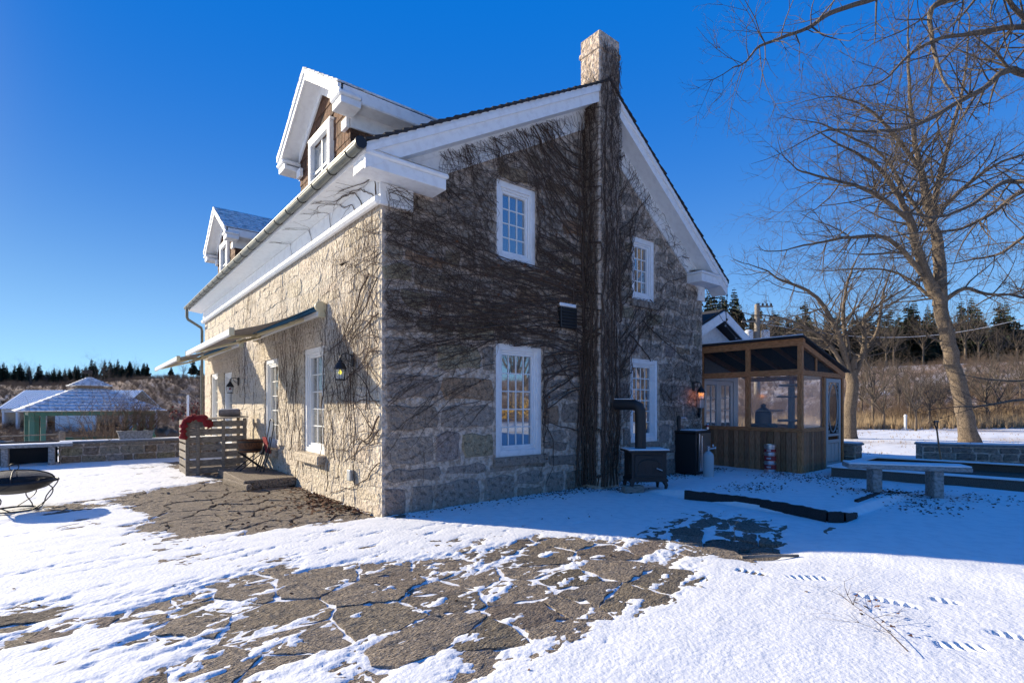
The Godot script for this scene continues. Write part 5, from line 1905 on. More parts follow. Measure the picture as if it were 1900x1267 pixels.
# ---------------------------------------------------------------- yard by the front wall
func yard_left() -> void:
	rng.seed = 606
	lantern("black wall lantern with pale yellow bulb beside the near front window", Transform3D(FRONT.basis, V(-0.02, 2.16, -0.90)), M.dim_bulb, false)
	lantern("black wall lantern with red bow between the far front doors and windows", Transform3D(FRONT.basis, V(-0.02, 2.10, -8.25)), M.red_paint, false)
	awning("blue and grey awning open over the two near front windows", -2.10, -6.35, 1.36)
	awning("blue and grey awning open over the two far front doors", -7.75, -12.6, 1.36)
	# doorstep
	var ds := thing("stone_step", "low stone landing against the sunlit front wall", "step")
	var mb := MB.new()
	mb.tint = Color(1.25, 1.2, 1.1)
	mb.box(V(-0.46, 0.08, -4.75), V(0.88, 0.16, 2.3), Basis.IDENTITY, 0.015)
	part("slab", mb, M.flagstone, ds)
	mb = MB.new()
	mb.tint = Color(1.7, 1.6, 1.45)
	mb.bar(V(-0.98, 0.05, -4.75), V(-0.84, 0.05, -3.45), 0.10, 0.12, Vector3.UP, 0.02)
	part("edge_stone", mb, M.flagstone, ds)
	# slatted pallet bin
	var pb := thing("pallet_bin", "grey weathered pallet wood bin standing against the front wall", "bin", V(-0.85, 0.0, -6.6))
	for k in 7:
		mb = MB.new()
		mb.tint = Color(1, 1, 1) * rr(0.9, 1.4)
		mb.box(V(rr(-0.01, 0.01), 0.10 + k * 0.165, 0.30 + rr(-0.004, 0.004)), V(1.16, 0.125, 0.02), Basis(Vector3.FORWARD, rr(-0.008, 0.008)), 0.004)
		part("slat", mb, M.old_wood, pb)
		mb = MB.new()
		mb.tint = Color(1, 1, 1) * rr(0.75, 1.3)
		mb.box(V(-0.57, 0.10 + k * 0.165, -0.20), V(0.02, 0.125, 0.95), Basis.IDENTITY, 0.004)
		part("slat", mb, M.old_wood, pb)
	for q in [[-0.55, 0.325, 1.12], [-0.36, 0.325, 1.10], [0.12, 0.325, 1.18], [0.54, 0.325, 1.22], [-0.54, -0.62, 1.2], [0.6, -0.6, 1.35]]:
		mb = MB.new()
		mb.tint = Color(1, 1, 1) * rr(0.7, 1.1)
		mb.box(V(q[0], q[2] * 0.5 - 0.01, q[1]), V(0.07, q[2], 0.035), Basis.IDENTITY, 0.004)
		part("stile", mb, M.old_wood, pb)
	for k in 6:
		mb = MB.new()
		mb.tint = Color(1, 1, 1) * rr(0.7, 1.3)
		mb.bar(V(-0.58, 1.16, 0.28 - k * 0.16), V(0.62, 1.24, 0.28 - k * 0.16), 0.145, 0.022, Vector3.UP, 0.004)
		part("lid_board", mb, M.old_wood, pb)
	# red blanket hanging over its corner
	var bl := thing("red_blanket", "bright red blanket hung over the corner of the pallet bin", "blanket", V(-0.85, 0.0, -6.6))
	mb = MB.new()
	var path := [V(-0.63, 0.78, 0.34), V(-0.635, 1.0, 0.355), V(-0.60, 1.17, 0.35), V(-0.45, 1.225, 0.33), V(-0.28, 1.21, 0.365), V(-0.20, 1.10, 0.385), V(-0.13, 1.00, 0.385)]
	var bp := PackedVector3Array()
	var brd := PackedFloat32Array()
	for k in path.size() - 1:
		for t in 5:
			bp.append(path[k].lerp(path[k + 1], t / 5.0) + V(rr(-0.008, 0.008), rr(-0.008, 0.008), rr(-0.008, 0.008)))
			brd.append(0.062 + 0.022 * sin(k * 5 + t * 1.7) + rr(-0.006, 0.006))
	mb.tube(bp, brd, 9, true)
	part("fold", mb, M.red_cloth, bl)
	mb = MB.new()
	var bp2 := PackedVector3Array()
	for q in bp: bp2.append(q + V(0.05, 0.01, -0.10))
	mb.tube(bp2, brd, 9, true)
	part("fold", mb, M.red_cloth, bl)
	var rl := thing("rolled_mat", "grey rolled mat with snow lying on the pallet bin", "mat", V(-0.50, 1.32, -6.85), 0.0)
	mb = MB.new()
	mb.lathe([Vector2(0.0, -0.22), Vector2(0.07, -0.22), Vector2(0.085, -0.19), Vector2(0.085, 0.19), Vector2(0.07, 0.22), Vector2(0.0, 0.22)], 14, Transform3D(Basis(Vector3.FORWARD, PI * 0.5) * Basis(Vector3.RIGHT, 0.2), Vector3.ZERO))
	part("roll", mb, M.grey_canvas, rl)
	mb = MB.new()
	mb.box(V(0, 0.08, 0), V(0.36, 0.03, 0.09), Basis.IDENTITY, 0.014)
	part("snow_cap", mb, M.snow_cap, rl)
	# half barrel tub on a folding stand, and a folded chair
	var tb := thing("wooden_tub", "dark wooden tub resting on a folding stand by the front wall", "tub", V(-0.40, 0.16, -5.35))
	mb = MB.new()
	mb.lathe([Vector2(0.0, 0.36), Vector2(0.19, 0.36), Vector2(0.235, 0.50), Vector2(0.245, 0.62), Vector2(0.225, 0.62), Vector2(0.20, 0.45), Vector2(0.0, 0.42)], 18)
	part("staves", mb, M.cedar, tb)
	for y in [0.42, 0.58]:
		mb = MB.new()
		mb.lathe([Vector2(0.215 + (y - 0.42) * 0.2, y - 0.015), Vector2(0.222 + (y - 0.42) * 0.2, y + 0.015)], 18)
		part("hoop", mb, M.dark_metal, tb)
	mb = MB.new()
	for s in [-1.0, 1.0]:
		mb.tube(PackedVector3Array([V(-0.24, 0.0, s * 0.17), V(0.2, 0.36, s * 0.17)]), PackedFloat32Array([0.012, 0.012]), 6, true)
		mb.tube(PackedVector3Array([V(0.24, 0.0, s * 0.15), V(-0.2, 0.36, s * 0.15)]), PackedFloat32Array([0.012, 0.012]), 6, true)
	part("stand", mb, M.dark_metal, tb)
	var fc := thing("folded_chair", "folded metal garden chair leaning on the front wall", "chair", V(-0.20, 0.16, -4.92))
	mb = MB.new()
	for s in [-0.18, 0.18]:
		mb.tube(PackedVector3Array([V(-0.10 + 0.0, 0.0, s), V(0.02, 0.45, s), V(0.10, 0.92, s * 0.9)]), PackedFloat32Array([0.012, 0.012, 0.012]), 6)
		mb.tube(PackedVector3Array([V(-0.16, 0.0, s * 0.9), V(-0.02, 0.40, s * 0.9), V(0.03, 0.70, s * 0.9)]), PackedFloat32Array([0.012, 0.012, 0.012]), 6)
	var lp := PackedVector3Array()
	var lr := PackedFloat32Array()
	for k in 13:
		var a := PI * k / 12.0
		lp.append(V(0.10, 0.92 + 0.13 * sin(a), 0.162 * cos(a)))
		lr.append(0.012)
	mb.tube(lp, lr, 6)
	part("tube_frame", mb, M.dark_metal, fc)
	mb = MB.new()
	mb.box(V(0.0, 0.52, 0), V(0.02, 0.34, 0.30), Basis(Vector3.FORWARD, -0.2), 0.008)
	part("seat", mb, M.red_cloth, fc)

	# fire bowl
	var fp := thing("fire_bowl", "round iron fire bowl with mesh lid on a curved wire stand", "fire pit", V(-3.84, 0.0, -3.72))
	mb = MB.new()
	mb.lathe([Vector2(0.0, 0.24), Vector2(0.18, 0.255), Vector2(0.36, 0.32), Vector2(0.45, 0.40), Vector2(0.49, 0.405), Vector2(0.49, 0.415), Vector2(0.44, 0.412), Vector2(0.34, 0.335), Vector2(0.0, 0.255)], 32)
	part("bowl", mb, M.cast_iron, fp)
	mb = MB.new()
	var lid := []
	for k in 9:
		var t := k / 8.0
		lid.append(Vector2(0.43 * cos(t * PI * 0.5), 0.425 + 0.15 * sin(t * PI * 0.5)))
	mb.lathe(lid, 28)
	part("lid_mesh", mb, M.insect_screen, fp)
	mb = MB.new()
	for k in 4:
		var pts := PackedVector3Array()
		var rad := PackedFloat32Array()
		for q in lid:
			pts.append(V(cos(TAU * k / 4) * (q.x + 0.004), q.y + 0.003, sin(TAU * k / 4) * (q.x + 0.004)))
			rad.append(0.009)
		mb.tube(pts, rad, 5)
	for s in [[0.435, 0.427], [0.475, 0.417]]:
		var pts := PackedVector3Array()
		var rad := PackedFloat32Array()
		for k in 33:
			pts.append(V(cos(TAU * k / 32) * s[0], s[1], sin(TAU * k / 32) * s[0]))
			rad.append(0.012)
		mb.tube(pts, rad, 5)
	var hp := PackedVector3Array()
	var hr := PackedFloat32Array()
	for k in 17:
		hp.append(V(cos(TAU * k / 16) * 0.05, 0.62 + sin(TAU * k / 16) * 0.05, 0))
		hr.append(0.006)
	mb.tube(hp, hr, 5)
	part("lid_ribs", mb, M.dark_metal, fp)
	for k in 8:
		mb = MB.new()
		var a := TAU * k / 8
		var pts := PackedVector3Array()
		var rad := PackedFloat32Array()
		for t in 11:
			var s := t / 10.0
			var tw := a + (0.55 * sin(s * PI) if k % 2 == 0 else -0.55 * sin(s * PI))
			var r := lerpf(0.26, 0.475, pow(s, 0.8)) + 0.03 * sin(s * PI)
			pts.append(V(cos(tw) * r, 0.012 + 0.39 * s, sin(tw) * r))
			rad.append(0.008)
		mb.tube(pts, rad, 5)
		part("leg", mb, M.dark_metal, fp)
	mb = MB.new()
	var fr := PackedVector3Array()
	var frr := PackedFloat32Array()
	for k in 33:
		fr.append(V(cos(TAU * k / 32) * 0.26, 0.02, sin(TAU * k / 32) * 0.26))
		frr.append(0.010)
	mb.tube(fr, frr, 5)
	part("foot_ring", mb, M.dark_metal, fp)

	# garden wall, bench and planter
	stone_wall("garden_wall", "low tan stone garden wall with snowy top beside the front yard", V(-3.55, -0.02, -11.0), V(-0.02, -0.02, -11.0), 0.52, 0.40, [[1.4, 1.15, 0.9], [1.2, 1.05, 0.85], [0.9, 0.8, 0.7], [1.5, 1.2, 0.85]])
	slab_bench("grey concrete slab bench with snow in front of the dark gap by the tan wall", V(-4.12, 0.02, -10.92), 0.0, 1.66, [-0.42, 0.42], 0.44)
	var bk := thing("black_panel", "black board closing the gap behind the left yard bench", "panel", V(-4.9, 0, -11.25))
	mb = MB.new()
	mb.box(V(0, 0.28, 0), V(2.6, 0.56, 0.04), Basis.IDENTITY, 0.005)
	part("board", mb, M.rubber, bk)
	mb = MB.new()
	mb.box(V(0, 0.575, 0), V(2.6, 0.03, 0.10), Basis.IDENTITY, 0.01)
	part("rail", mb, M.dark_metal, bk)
	var pl := thing("planter_box", "long tan planter box with bare shrubs on the garden wall", "planter", V(-1.98, 0.572, -11.2))
	mb = MB.new()
	mb.prism([Vector2(-0.36, 0.0), Vector2(0.36, 0.0), Vector2(0.40, 0.20), Vector2(-0.40, 0.20)], -0.14, 0.14)
	mb.box(V(0, 0.205, 0), V(0.84, 0.03, 0.33), Basis.IDENTITY, 0.008)
	part("trough", mb, M.concrete, pl)
	for q in [[-0.25, 0.75], [0.10, 0.9], [0.34, 0.65]]:
		var sh := MB.new()
		shrub(sh, V(q[0], 0.2, 0), q[1], 34, 0.008)
		part("shrub", sh, M.brush_twig, pl)
	var sh2 := thing("bare_shrub", "spreading bare brown shrub growing behind the tan garden wall", "shrub", V(-2.6, -0.35, -12.2))
	var sm := MB.new()
	shrub(sm, Vector3.ZERO, 1.8, 60, 0.011)
	part("twigs", sm, M.brush_twig, sh2)
	# green rail and post behind the wall
	var rn := thing("garden_rail", "low dark green garden rail with a worn post behind the wall", "railing", V(-3.4, 0.0, -12.6))
	mb = MB.new()
	mb.box(V(0.9, 0.52, 0), V(2.2, 0.16, 0.05), Basis.IDENTITY, 0.01)
	part("green_board", mb, M.green_paint, rn)
	for q in [0.40, 0.66]:
		mb = MB.new()
		mb.bar(V(-3.0, q, 0), V(-0.2, q + 0.03, 0), 0.03, 0.03)
		part("rail", mb, M.old_wood, rn)
	mb = MB.new()
	mb.box(V(-0.15, 0.3, 0), V(0.14, 0.95, 0.14), Basis.IDENTITY, 0.02)
	part("post", mb, M.old_wood, rn)

# ---------------------------------------------------------------- plants
func shrub(mb: MB, at: Vector3, ht: float, count: int, r: float) -> void:
	for k in count:
		var a := rr(0, TAU)
		var lean := rr(0.1, 0.9)
		var d := V(cos(a) * lean, 1.0, sin(a) * lean).normalized()
		var p := at + V(cos(a), 0, sin(a)) * rr(0, 0.06) * ht
		sprout(mb, p, d, ht * rr(0.6, 1.1), r, 2, 3, 0.35)

func sprout(mb: MB, p: Vector3, d: Vector3, ln: float, r: float, depth: int, kids: int, curl: float) -> void:
	var m: int = clamp(int(ln / 0.22), 3, 7)
	var pts := PackedVector3Array([p])
	var rad := PackedFloat32Array([r])
	var q := p
	var dir := d
	var dirs := [d]
	for k in m:
		dir = (dir + V(rr(-1, 1), rr(-0.8, 1.0), rr(-1, 1)) * curl * 0.5).normalized()
		q += dir * ln / m
		pts.append(q)
		rad.append(lerpf(r, r * 0.32, float(k + 1) / m))
		dirs.append(dir)
	mb.tube(pts, rad, 5 if r > 0.03 else (4 if r > 0.014 else 3))
	if depth <= 0: return
	for k in kids:
		var t: int = 1 + rng.randi() % m
		var base: Vector3 = dirs[t]
		var side := base.cross(Vector3(rr(-1, 1), rr(-1, 1), rr(-1, 1))).normalized()
		var nd := (base * rr(0.45, 1.0) + side * rr(0.6, 1.0) + Vector3.UP * 0.12).normalized()
		sprout(mb, pts[t], nd, ln * rr(0.35, 0.65), max(rad[t] * rr(0.5, 0.75), min(r * 0.6, 0.0075)), depth - 1, kids, curl)

func smooth_path(raw: Array, per: int) -> PackedVector3Array:
	var c := PackedVector3Array()
	for k in raw.size() - 1:
		var p0: Vector3 = raw[max(k - 1, 0)]
		var p1: Vector3 = raw[k]
		var p2: Vector3 = raw[k + 1]
		var p3: Vector3 = raw[min(k + 2, raw.size() - 1)]
		for t in per: c.append(p1.cubic_interpolate(p2, p0, p3, float(t) / per))
	c.append(raw[-1])
	return c

func limb(mb: MB, twigs: MB, raw: Array, r0: float, r1: float, sides: int, kids: int, kl: float, depth: int, from: float, sub := 4) -> void:
	var v := []
	for q in raw: v.append(V(q[0], q[1], q[2]))
	var c := smooth_path(v, 4)
	var m := c.size()
	var rad := PackedFloat32Array()
	for k in m:
		c[k] += V(rr(-1, 1), rr(-1, 1), rr(-1, 1)) * r0 * 0.12 if k > 0 else Vector3.ZERO
		rad.append(lerpf(r0, r1, pow(float(k) / (m - 1), 0.8)))
	mb.tube(c, rad, sides)
	for k in kids:
		var t: int = int(lerpf(from, 1.0, rng.randf()) * (m - 1))
		var d := (c[min(t + 1, m - 1)] - c[max(t - 1, 0)]).normalized()
		var side := d.cross(Vector3(rr(-1, 1), rr(-1, 1), rr(-1, 1))).normalized()
		var nd := (d * rr(0.3, 0.9) + side + Vector3.UP * rr(-0.1, 0.35)).normalized()
		sprout(twigs, c[t], nd, kl * rr(0.5, 1.2), min(rad[t] * 0.55, 0.045) * rr(0.6, 1.0), depth, sub, 0.42)
	sprout(twigs, c[m - 1], (c[m - 1] - c[m - 2]).normalized(), kl * 0.8, r1, depth, sub, 0.4)

func moved(raw: Array, base: Vector3) -> Array:
	return raw.map(func(q): return [q[0] - base.x, q[1] - base.y, q[2] - base.z])

func trees() -> void:
	rng.seed = 707
	# --- the tall tree beyond the garden wall
	var b1 := V(23.76, 0.0, 2.11)
	var t1 := thing("bare_tree", "tall bare tree with thick sunlit trunk behind the far garden wall", "tree", b1)
	var mb := MB.new()
	var tw := MB.new()
	mb.tube(PackedVector3Array([V(0.02, -0.2, 0), V(0, 0.12, 0), V(-0.06, 0.45, -0.05)]), PackedFloat32Array([0.46, 0.36, 0.29]), 12)
	limb(mb, tw, moved([[23.72,0.25,2.07],[23.60,1.32,1.98],[23.30,2.79,1.74],[23.06,4.27,1.53],[22.86,5.54,1.37],[22.60,6.2,1.15]], b1), 0.30, 0.21, 12, 6, 1.2, 2, 0.55)
	limb(mb, tw, moved([[22.62,6.1,1.15],[21.86,7.36,0.91],[21.28,8.51,0.80],[20.65,9.22,0.64],[19.82,10.11,0.32],[18.88,10.58,-0.09]], b1), 0.20, 0.05, 9, 22, 2.6, 3, 0.1)
	limb(mb, tw, moved([[22.86,5.4,1.37],[23.05,7.50,1.29],[23.05,9.05,1.05],[23.01,10.86,0.78],[23.04,12.03,0.56],[23.09,14.11,0.37],[23.23,16.45,0.25]], b1), 0.25, 0.04, 9, 26, 2.8, 3, 0.12)
	for l in [[[[23.34,9.14,0.99],[24.10,10.83,1.13],[24.93,12.79,1.32],[25.85,15.28,1.60],[26.52,18.07,1.66]], 0.14, 20, 2.6],
		[[[22.49,6.39,1.06],[21.34,7.33,0.61],[20.25,7.83,0.21],[18.87,7.71,-0.43],[17.53,7.39,-1.04],[16.38,7.08,-1.50]], 0.12, 24, 2.2],
		[[[22.86,5.54,1.37],[22.96,5.94,0.93],[22.95,6.58,0.41],[22.57,7.12,-0.42],[21.64,7.22,-1.70]], 0.09, 16, 1.9],
		[[[22.95,5.54,1.44],[23.30,6.02,2.03],[23.65,5.76,2.60],[24.14,5.71,3.29],[24.61,6.17,3.97]], 0.10, 18, 1.9],
		[[[20.86,8.39,0.89],[19.49,9.00,0.41],[18.15,9.28,-0.04],[16.72,9.35,-0.57],[15.47,9.41,-0.95]], 0.10, 22, 2.2],
		[[[23.21,9.07,1.14],[24.37,10.39,2.01],[25.47,11.28,2.82],[26.73,11.75,3.78]], 0.11, 16, 2.4],
		[[[23.07,10.88,0.77],[21.80,12.23,0.15],[20.58,13.11,-0.42],[19.40,13.33,-0.96]], 0.10, 20, 2.4],
		[[[23.05,8.3,1.2],[22.2,9.6,0.6],[21.0,11.2,0.0],[19.9,12.0,-0.9],[19.0,12.4,-1.5]], 0.09, 20, 2.2]]:
		limb(mb, tw, moved(l[0], b1), l[1], 0.025, 7, l[2], l[3], 3, 0.15)
	part("trunk", mb, M.bark, t1)
	part("crown", tw, M.twig, t1)
	# --- the forked tree beside the porch
	var b2 := V(22.74, 0.0, -1.71)
	var t2 := thing("bare_tree", "forked bare tree rising behind the screened porch", "tree", b2)
	mb = MB.new()
	tw = MB.new()
	mb.tube(PackedVector3Array([V(0, -0.2, 0), V(0, 0.15, 0), V(0, 0.5, 0)]), PackedFloat32Array([0.40, 0.30, 0.26]), 12)
	limb(mb, tw, moved([[22.74,0.3,-1.71],[22.75,1.29,-1.69],[22.83,2.47,-1.63],[22.79,3.1,-1.66]], b2), 0.27, 0.22, 12, 2, 0.8, 1, 0.7)
	for l in [[[[22.75,2.7,-1.69],[22.05,4.31,-1.84],[21.14,5.63,-2.14],[20.24,6.24,-2.44],[19.02,6.61,-3.00],[18.17,6.96,-3.27]], 0.15],
		[[[22.79,2.60,-1.66],[22.75,4.12,-1.80],[22.69,5.55,-1.94],[22.96,6.99,-1.82],[23.32,7.96,-1.62]], 0.15],
		[[[22.83,2.50,-1.63],[23.48,4.14,-1.36],[23.71,5.36,-1.43],[24.59,6.11,-0.96],[25.77,6.88,-0.25]], 0.14],
		[[[22.75,2.74,-1.69],[21.87,4.10,-2.19],[20.96,4.77,-2.71],[19.89,5.20,-3.37],[19.09,5.29,-3.80]], 0.11],
		[[[22.83,2.50,-1.63],[23.53,3.68,-1.48],[24.47,4.92,-1.13],[25.04,6.68,-1.08],[25.81,7.99,-0.87]], 0.11]]:
		limb(mb, tw, moved(l[0], b2), l[1], 0.025, 8, 22, 1.9, 3, 0.2, 3)
	part("trunk", mb, M.bark, t2)
	part("crown", tw, M.twig, t2)
	# --- the near tree whose boughs reach in over the yard
	var b3 := V(15.0, 0.0, 6.43)
	var t3 := thing("bare_tree", "near bare tree whose long boughs reach in above the yard", "tree", b3)
	mb = MB.new()
	tw = MB.new()
	limb(mb, tw, moved([[15.00,-0.2,6.43],[14.91,3.30,6.35],[14.72,6.28,6.20],[14.45,8.66,5.98],[14.17,11.04,5.75],[13.90,14.02,5.52]], b3), 0.40, 0.10, 12, 10, 2.4, 2, 0.4)
	for l in [[[[14.63,7.35,6.13],[13.42,8.30,5.39],[12.42,8.56,4.83],[11.83,8.49,4.60],[11.24,8.02,4.38],[10.50,7.56,4.02],[9.76,7.09,3.68],[9.13,6.84,3.41],[8.42,6.71,3.09],[7.65,6.62,2.72],[7.09,6.33,2.51]], 0.095, 34, 1.3],
		[[[14.26,10.69,5.83],[12.63,11.07,4.80],[11.22,10.74,3.97],[10.12,10.09,3.39],[9.12,9.65,2.89],[8.26,9.20,2.50],[7.73,8.78,2.40],[7.12,8.42,2.22],[6.46,8.05,1.99],[6.03,7.61,1.97],[5.60,7.33,1.94]], 0.085, 34, 1.2],
		[[[14.26,10.69,5.83],[12.63,10.72,4.80],[11.07,10.06,3.84],[10.44,9.62,3.65],[10.20,8.61,3.77],[9.99,7.98,3.93],[9.88,7.35,4.17]], 0.10, 22, 1.2],
		[[[14.68,6.52,6.17],[13.49,6.42,5.47],[12.38,6.26,4.83],[11.72,6.12,4.57],[10.95,5.59,4.21],[10.18,5.27,3.85],[9.47,5.27,3.54],[8.80,5.29,3.28]], 0.08, 20, 1.1],
		[[[14.72,6.28,6.20],[13.80,6.52,5.45],[12.98,6.24,4.77],[12.48,5.77,4.36],[11.91,5.40,3.89],[11.26,5.31,3.35],[10.59,5.21,2.80]], 0.08, 20, 1.1],
		[[[14.36,9.26,5.90],[13.22,9.58,5.24],[12.20,9.54,4.68],[11.39,9.27,4.29],[10.50,9.01,3.84],[9.73,8.53,3.48],[9.06,7.86,3.21],[8.48,7.62,3.01]], 0.08, 26, 1.2],
		[[[14.82,2.11,6.28],[13.53,1.57,5.54],[12.28,1.61,4.84],[11.28,1.48,4.34],[10.52,1.46,4.04]], 0.05, 9, 0.8],
		[[[14.86,2.82,6.32],[14.08,2.24,5.51],[13.33,2.06,4.73],[13.03,2.07,4.32],[12.71,2.16,3.90]], 0.05, 10, 0.8],
		[[[14.54,8.07,6.05],[13.36,8.82,5.47],[12.40,9.30,5.07],[11.55,9.64,4.76],[10.81,9.94,4.54],[9.92,10.52,4.20]], 0.10, 24, 1.3],
		[[[14.72,5.68,6.20],[14.04,5.24,5.51],[13.44,5.39,4.89],[13.02,4.94,4.41],[12.68,4.84,4.00],[12.33,4.75,3.59]], 0.07, 18, 1.1],
		[[[14.7,4.5,6.2],[14.0,4.2,5.5],[13.4,3.9,4.9],[12.9,4.0,4.4],[12.4,3.7,4.0]], 0.06, 14, 1.0]]:
		limb(mb, tw, moved(l[0], b3), l[1], 0.010, 8, l[2], l[3], 3 if l[2] > 12 else 2, 0.12, 3)
	part("trunk", mb, M.bark, t3)
	part("crown", tw, M.twig, t3)

# ---------------------------------------------------------------- distance, left
func conifer(mb: MB, trunk: MB, ht: float, wide: float) -> void:
	trunk.tube(PackedVector3Array([V(0, -0.3, 0), V(0, ht * 0.5, 0), V(0, ht * 0.98, 0)]), PackedFloat32Array([ht * 0.018, ht * 0.012, 0.02]), 6)
	var y := ht * rr(0.12, 0.25)
	while y < ht:
		var t := y / ht
		var r := wide * pow(1.0 - t, 0.75) * rr(0.65, 1.15) + 0.12
		var m := 9 + int(8 * (1.0 - t))
		for k in m:
			var a := rr(0, TAU)
			var d := V(cos(a), 0, sin(a))
			var reach := r * rr(0.35, 1.1)
			var sd := V(-sin(a), 0, cos(a)) * reach * 0.32
			var up := rr(-0.25, 0.15) * reach
			var tone := rr(0.55, 1.35)
			mb.tint = Color(tone, tone * rr(0.9, 1.05), tone * rr(0.8, 1.0))
			var root := V(0, y, 0)
			for c in 3:   # three ragged sprays along each bough
				var f0 := c * 0.3
				var f1 := f0 + rr(0.35, 0.5)
				var w := rr(0.6, 1.1) * (1.0 - 0.35 * c * 0.5)
				var pa := root + d * reach * f0 + V(0, up * f0, 0)
				var pb := root + d * reach * f1 + V(0, up * f1 - 0.06 * reach, 0)
				var pm := (pa + pb) * 0.5 + V(0, rr(0.02, 0.14) * reach, 0)
				mb.tri(pa, pm + sd * w, pb)
				mb.tri(pb, pm - sd * w, pa)
				mb.tri(pa + V(0, -0.1 * reach, 0), pm + V(0, 0.18 * reach, 0), pb + V(0, -0.12 * reach, 0))
		y += ht * rr(0.020, 0.034)

func far_tree(ht: float, detail: int) -> Array:
	var trunk := MB.new()
	var tw := MB.new()
	var top := ht * rr(0.35, 0.5)
	trunk.tube(PackedVector3Array([V(0, -0.3, 0), V(rr(-0.1, 0.1), top * 0.5, rr(-0.1, 0.1)), V(0, top, 0)]), PackedFloat32Array([ht * 0.022, ht * 0.017, ht * 0.013]), 7)
	for k in detail:
		var a := TAU * k / detail + rr(-0.4, 0.4)
		var lean := rr(0.25, 0.95)
		sprout(tw, V(0, top * rr(0.55, 1.0), 0), V(cos(a) * lean, 1.0, sin(a) * lean).normalized(), ht * rr(0.45, 0.62), ht * 0.008, 3, 4, 0.35)
	return [trunk, tw]

func field(called: String, label: String, mesh: Mesh, m: Material, spots: Array) -> void:   # a mass nobody could count
	var mm := MultiMesh.new()
	mm.transform_format = MultiMesh.TRANSFORM_3D
	mm.mesh = mesh
	mm.instance_count = spots.size()
	for k in spots.size(): mm.set_instance_transform(k, spots[k])
	var o := MultiMeshInstance3D.new()
	o.name = numbered(called)
	o.multimesh = mm
	o.material_override = m
	add_child(o)
	tag(o, label, called.replace("_", " "), "", "stuff")

func spot(x: float, z: float, s: float, sink := 0.05) -> Transform3D:
	return Transform3D(Basis(Vector3.UP, rr(0, TAU)).scaled(V(s, s * rr(0.8, 1.25), s)), V(x, lay(x, z) - sink, z))

var shrub_mesh: ArrayMesh
var tuft_mesh: ArrayMesh
var conifers := []
var leafless := []

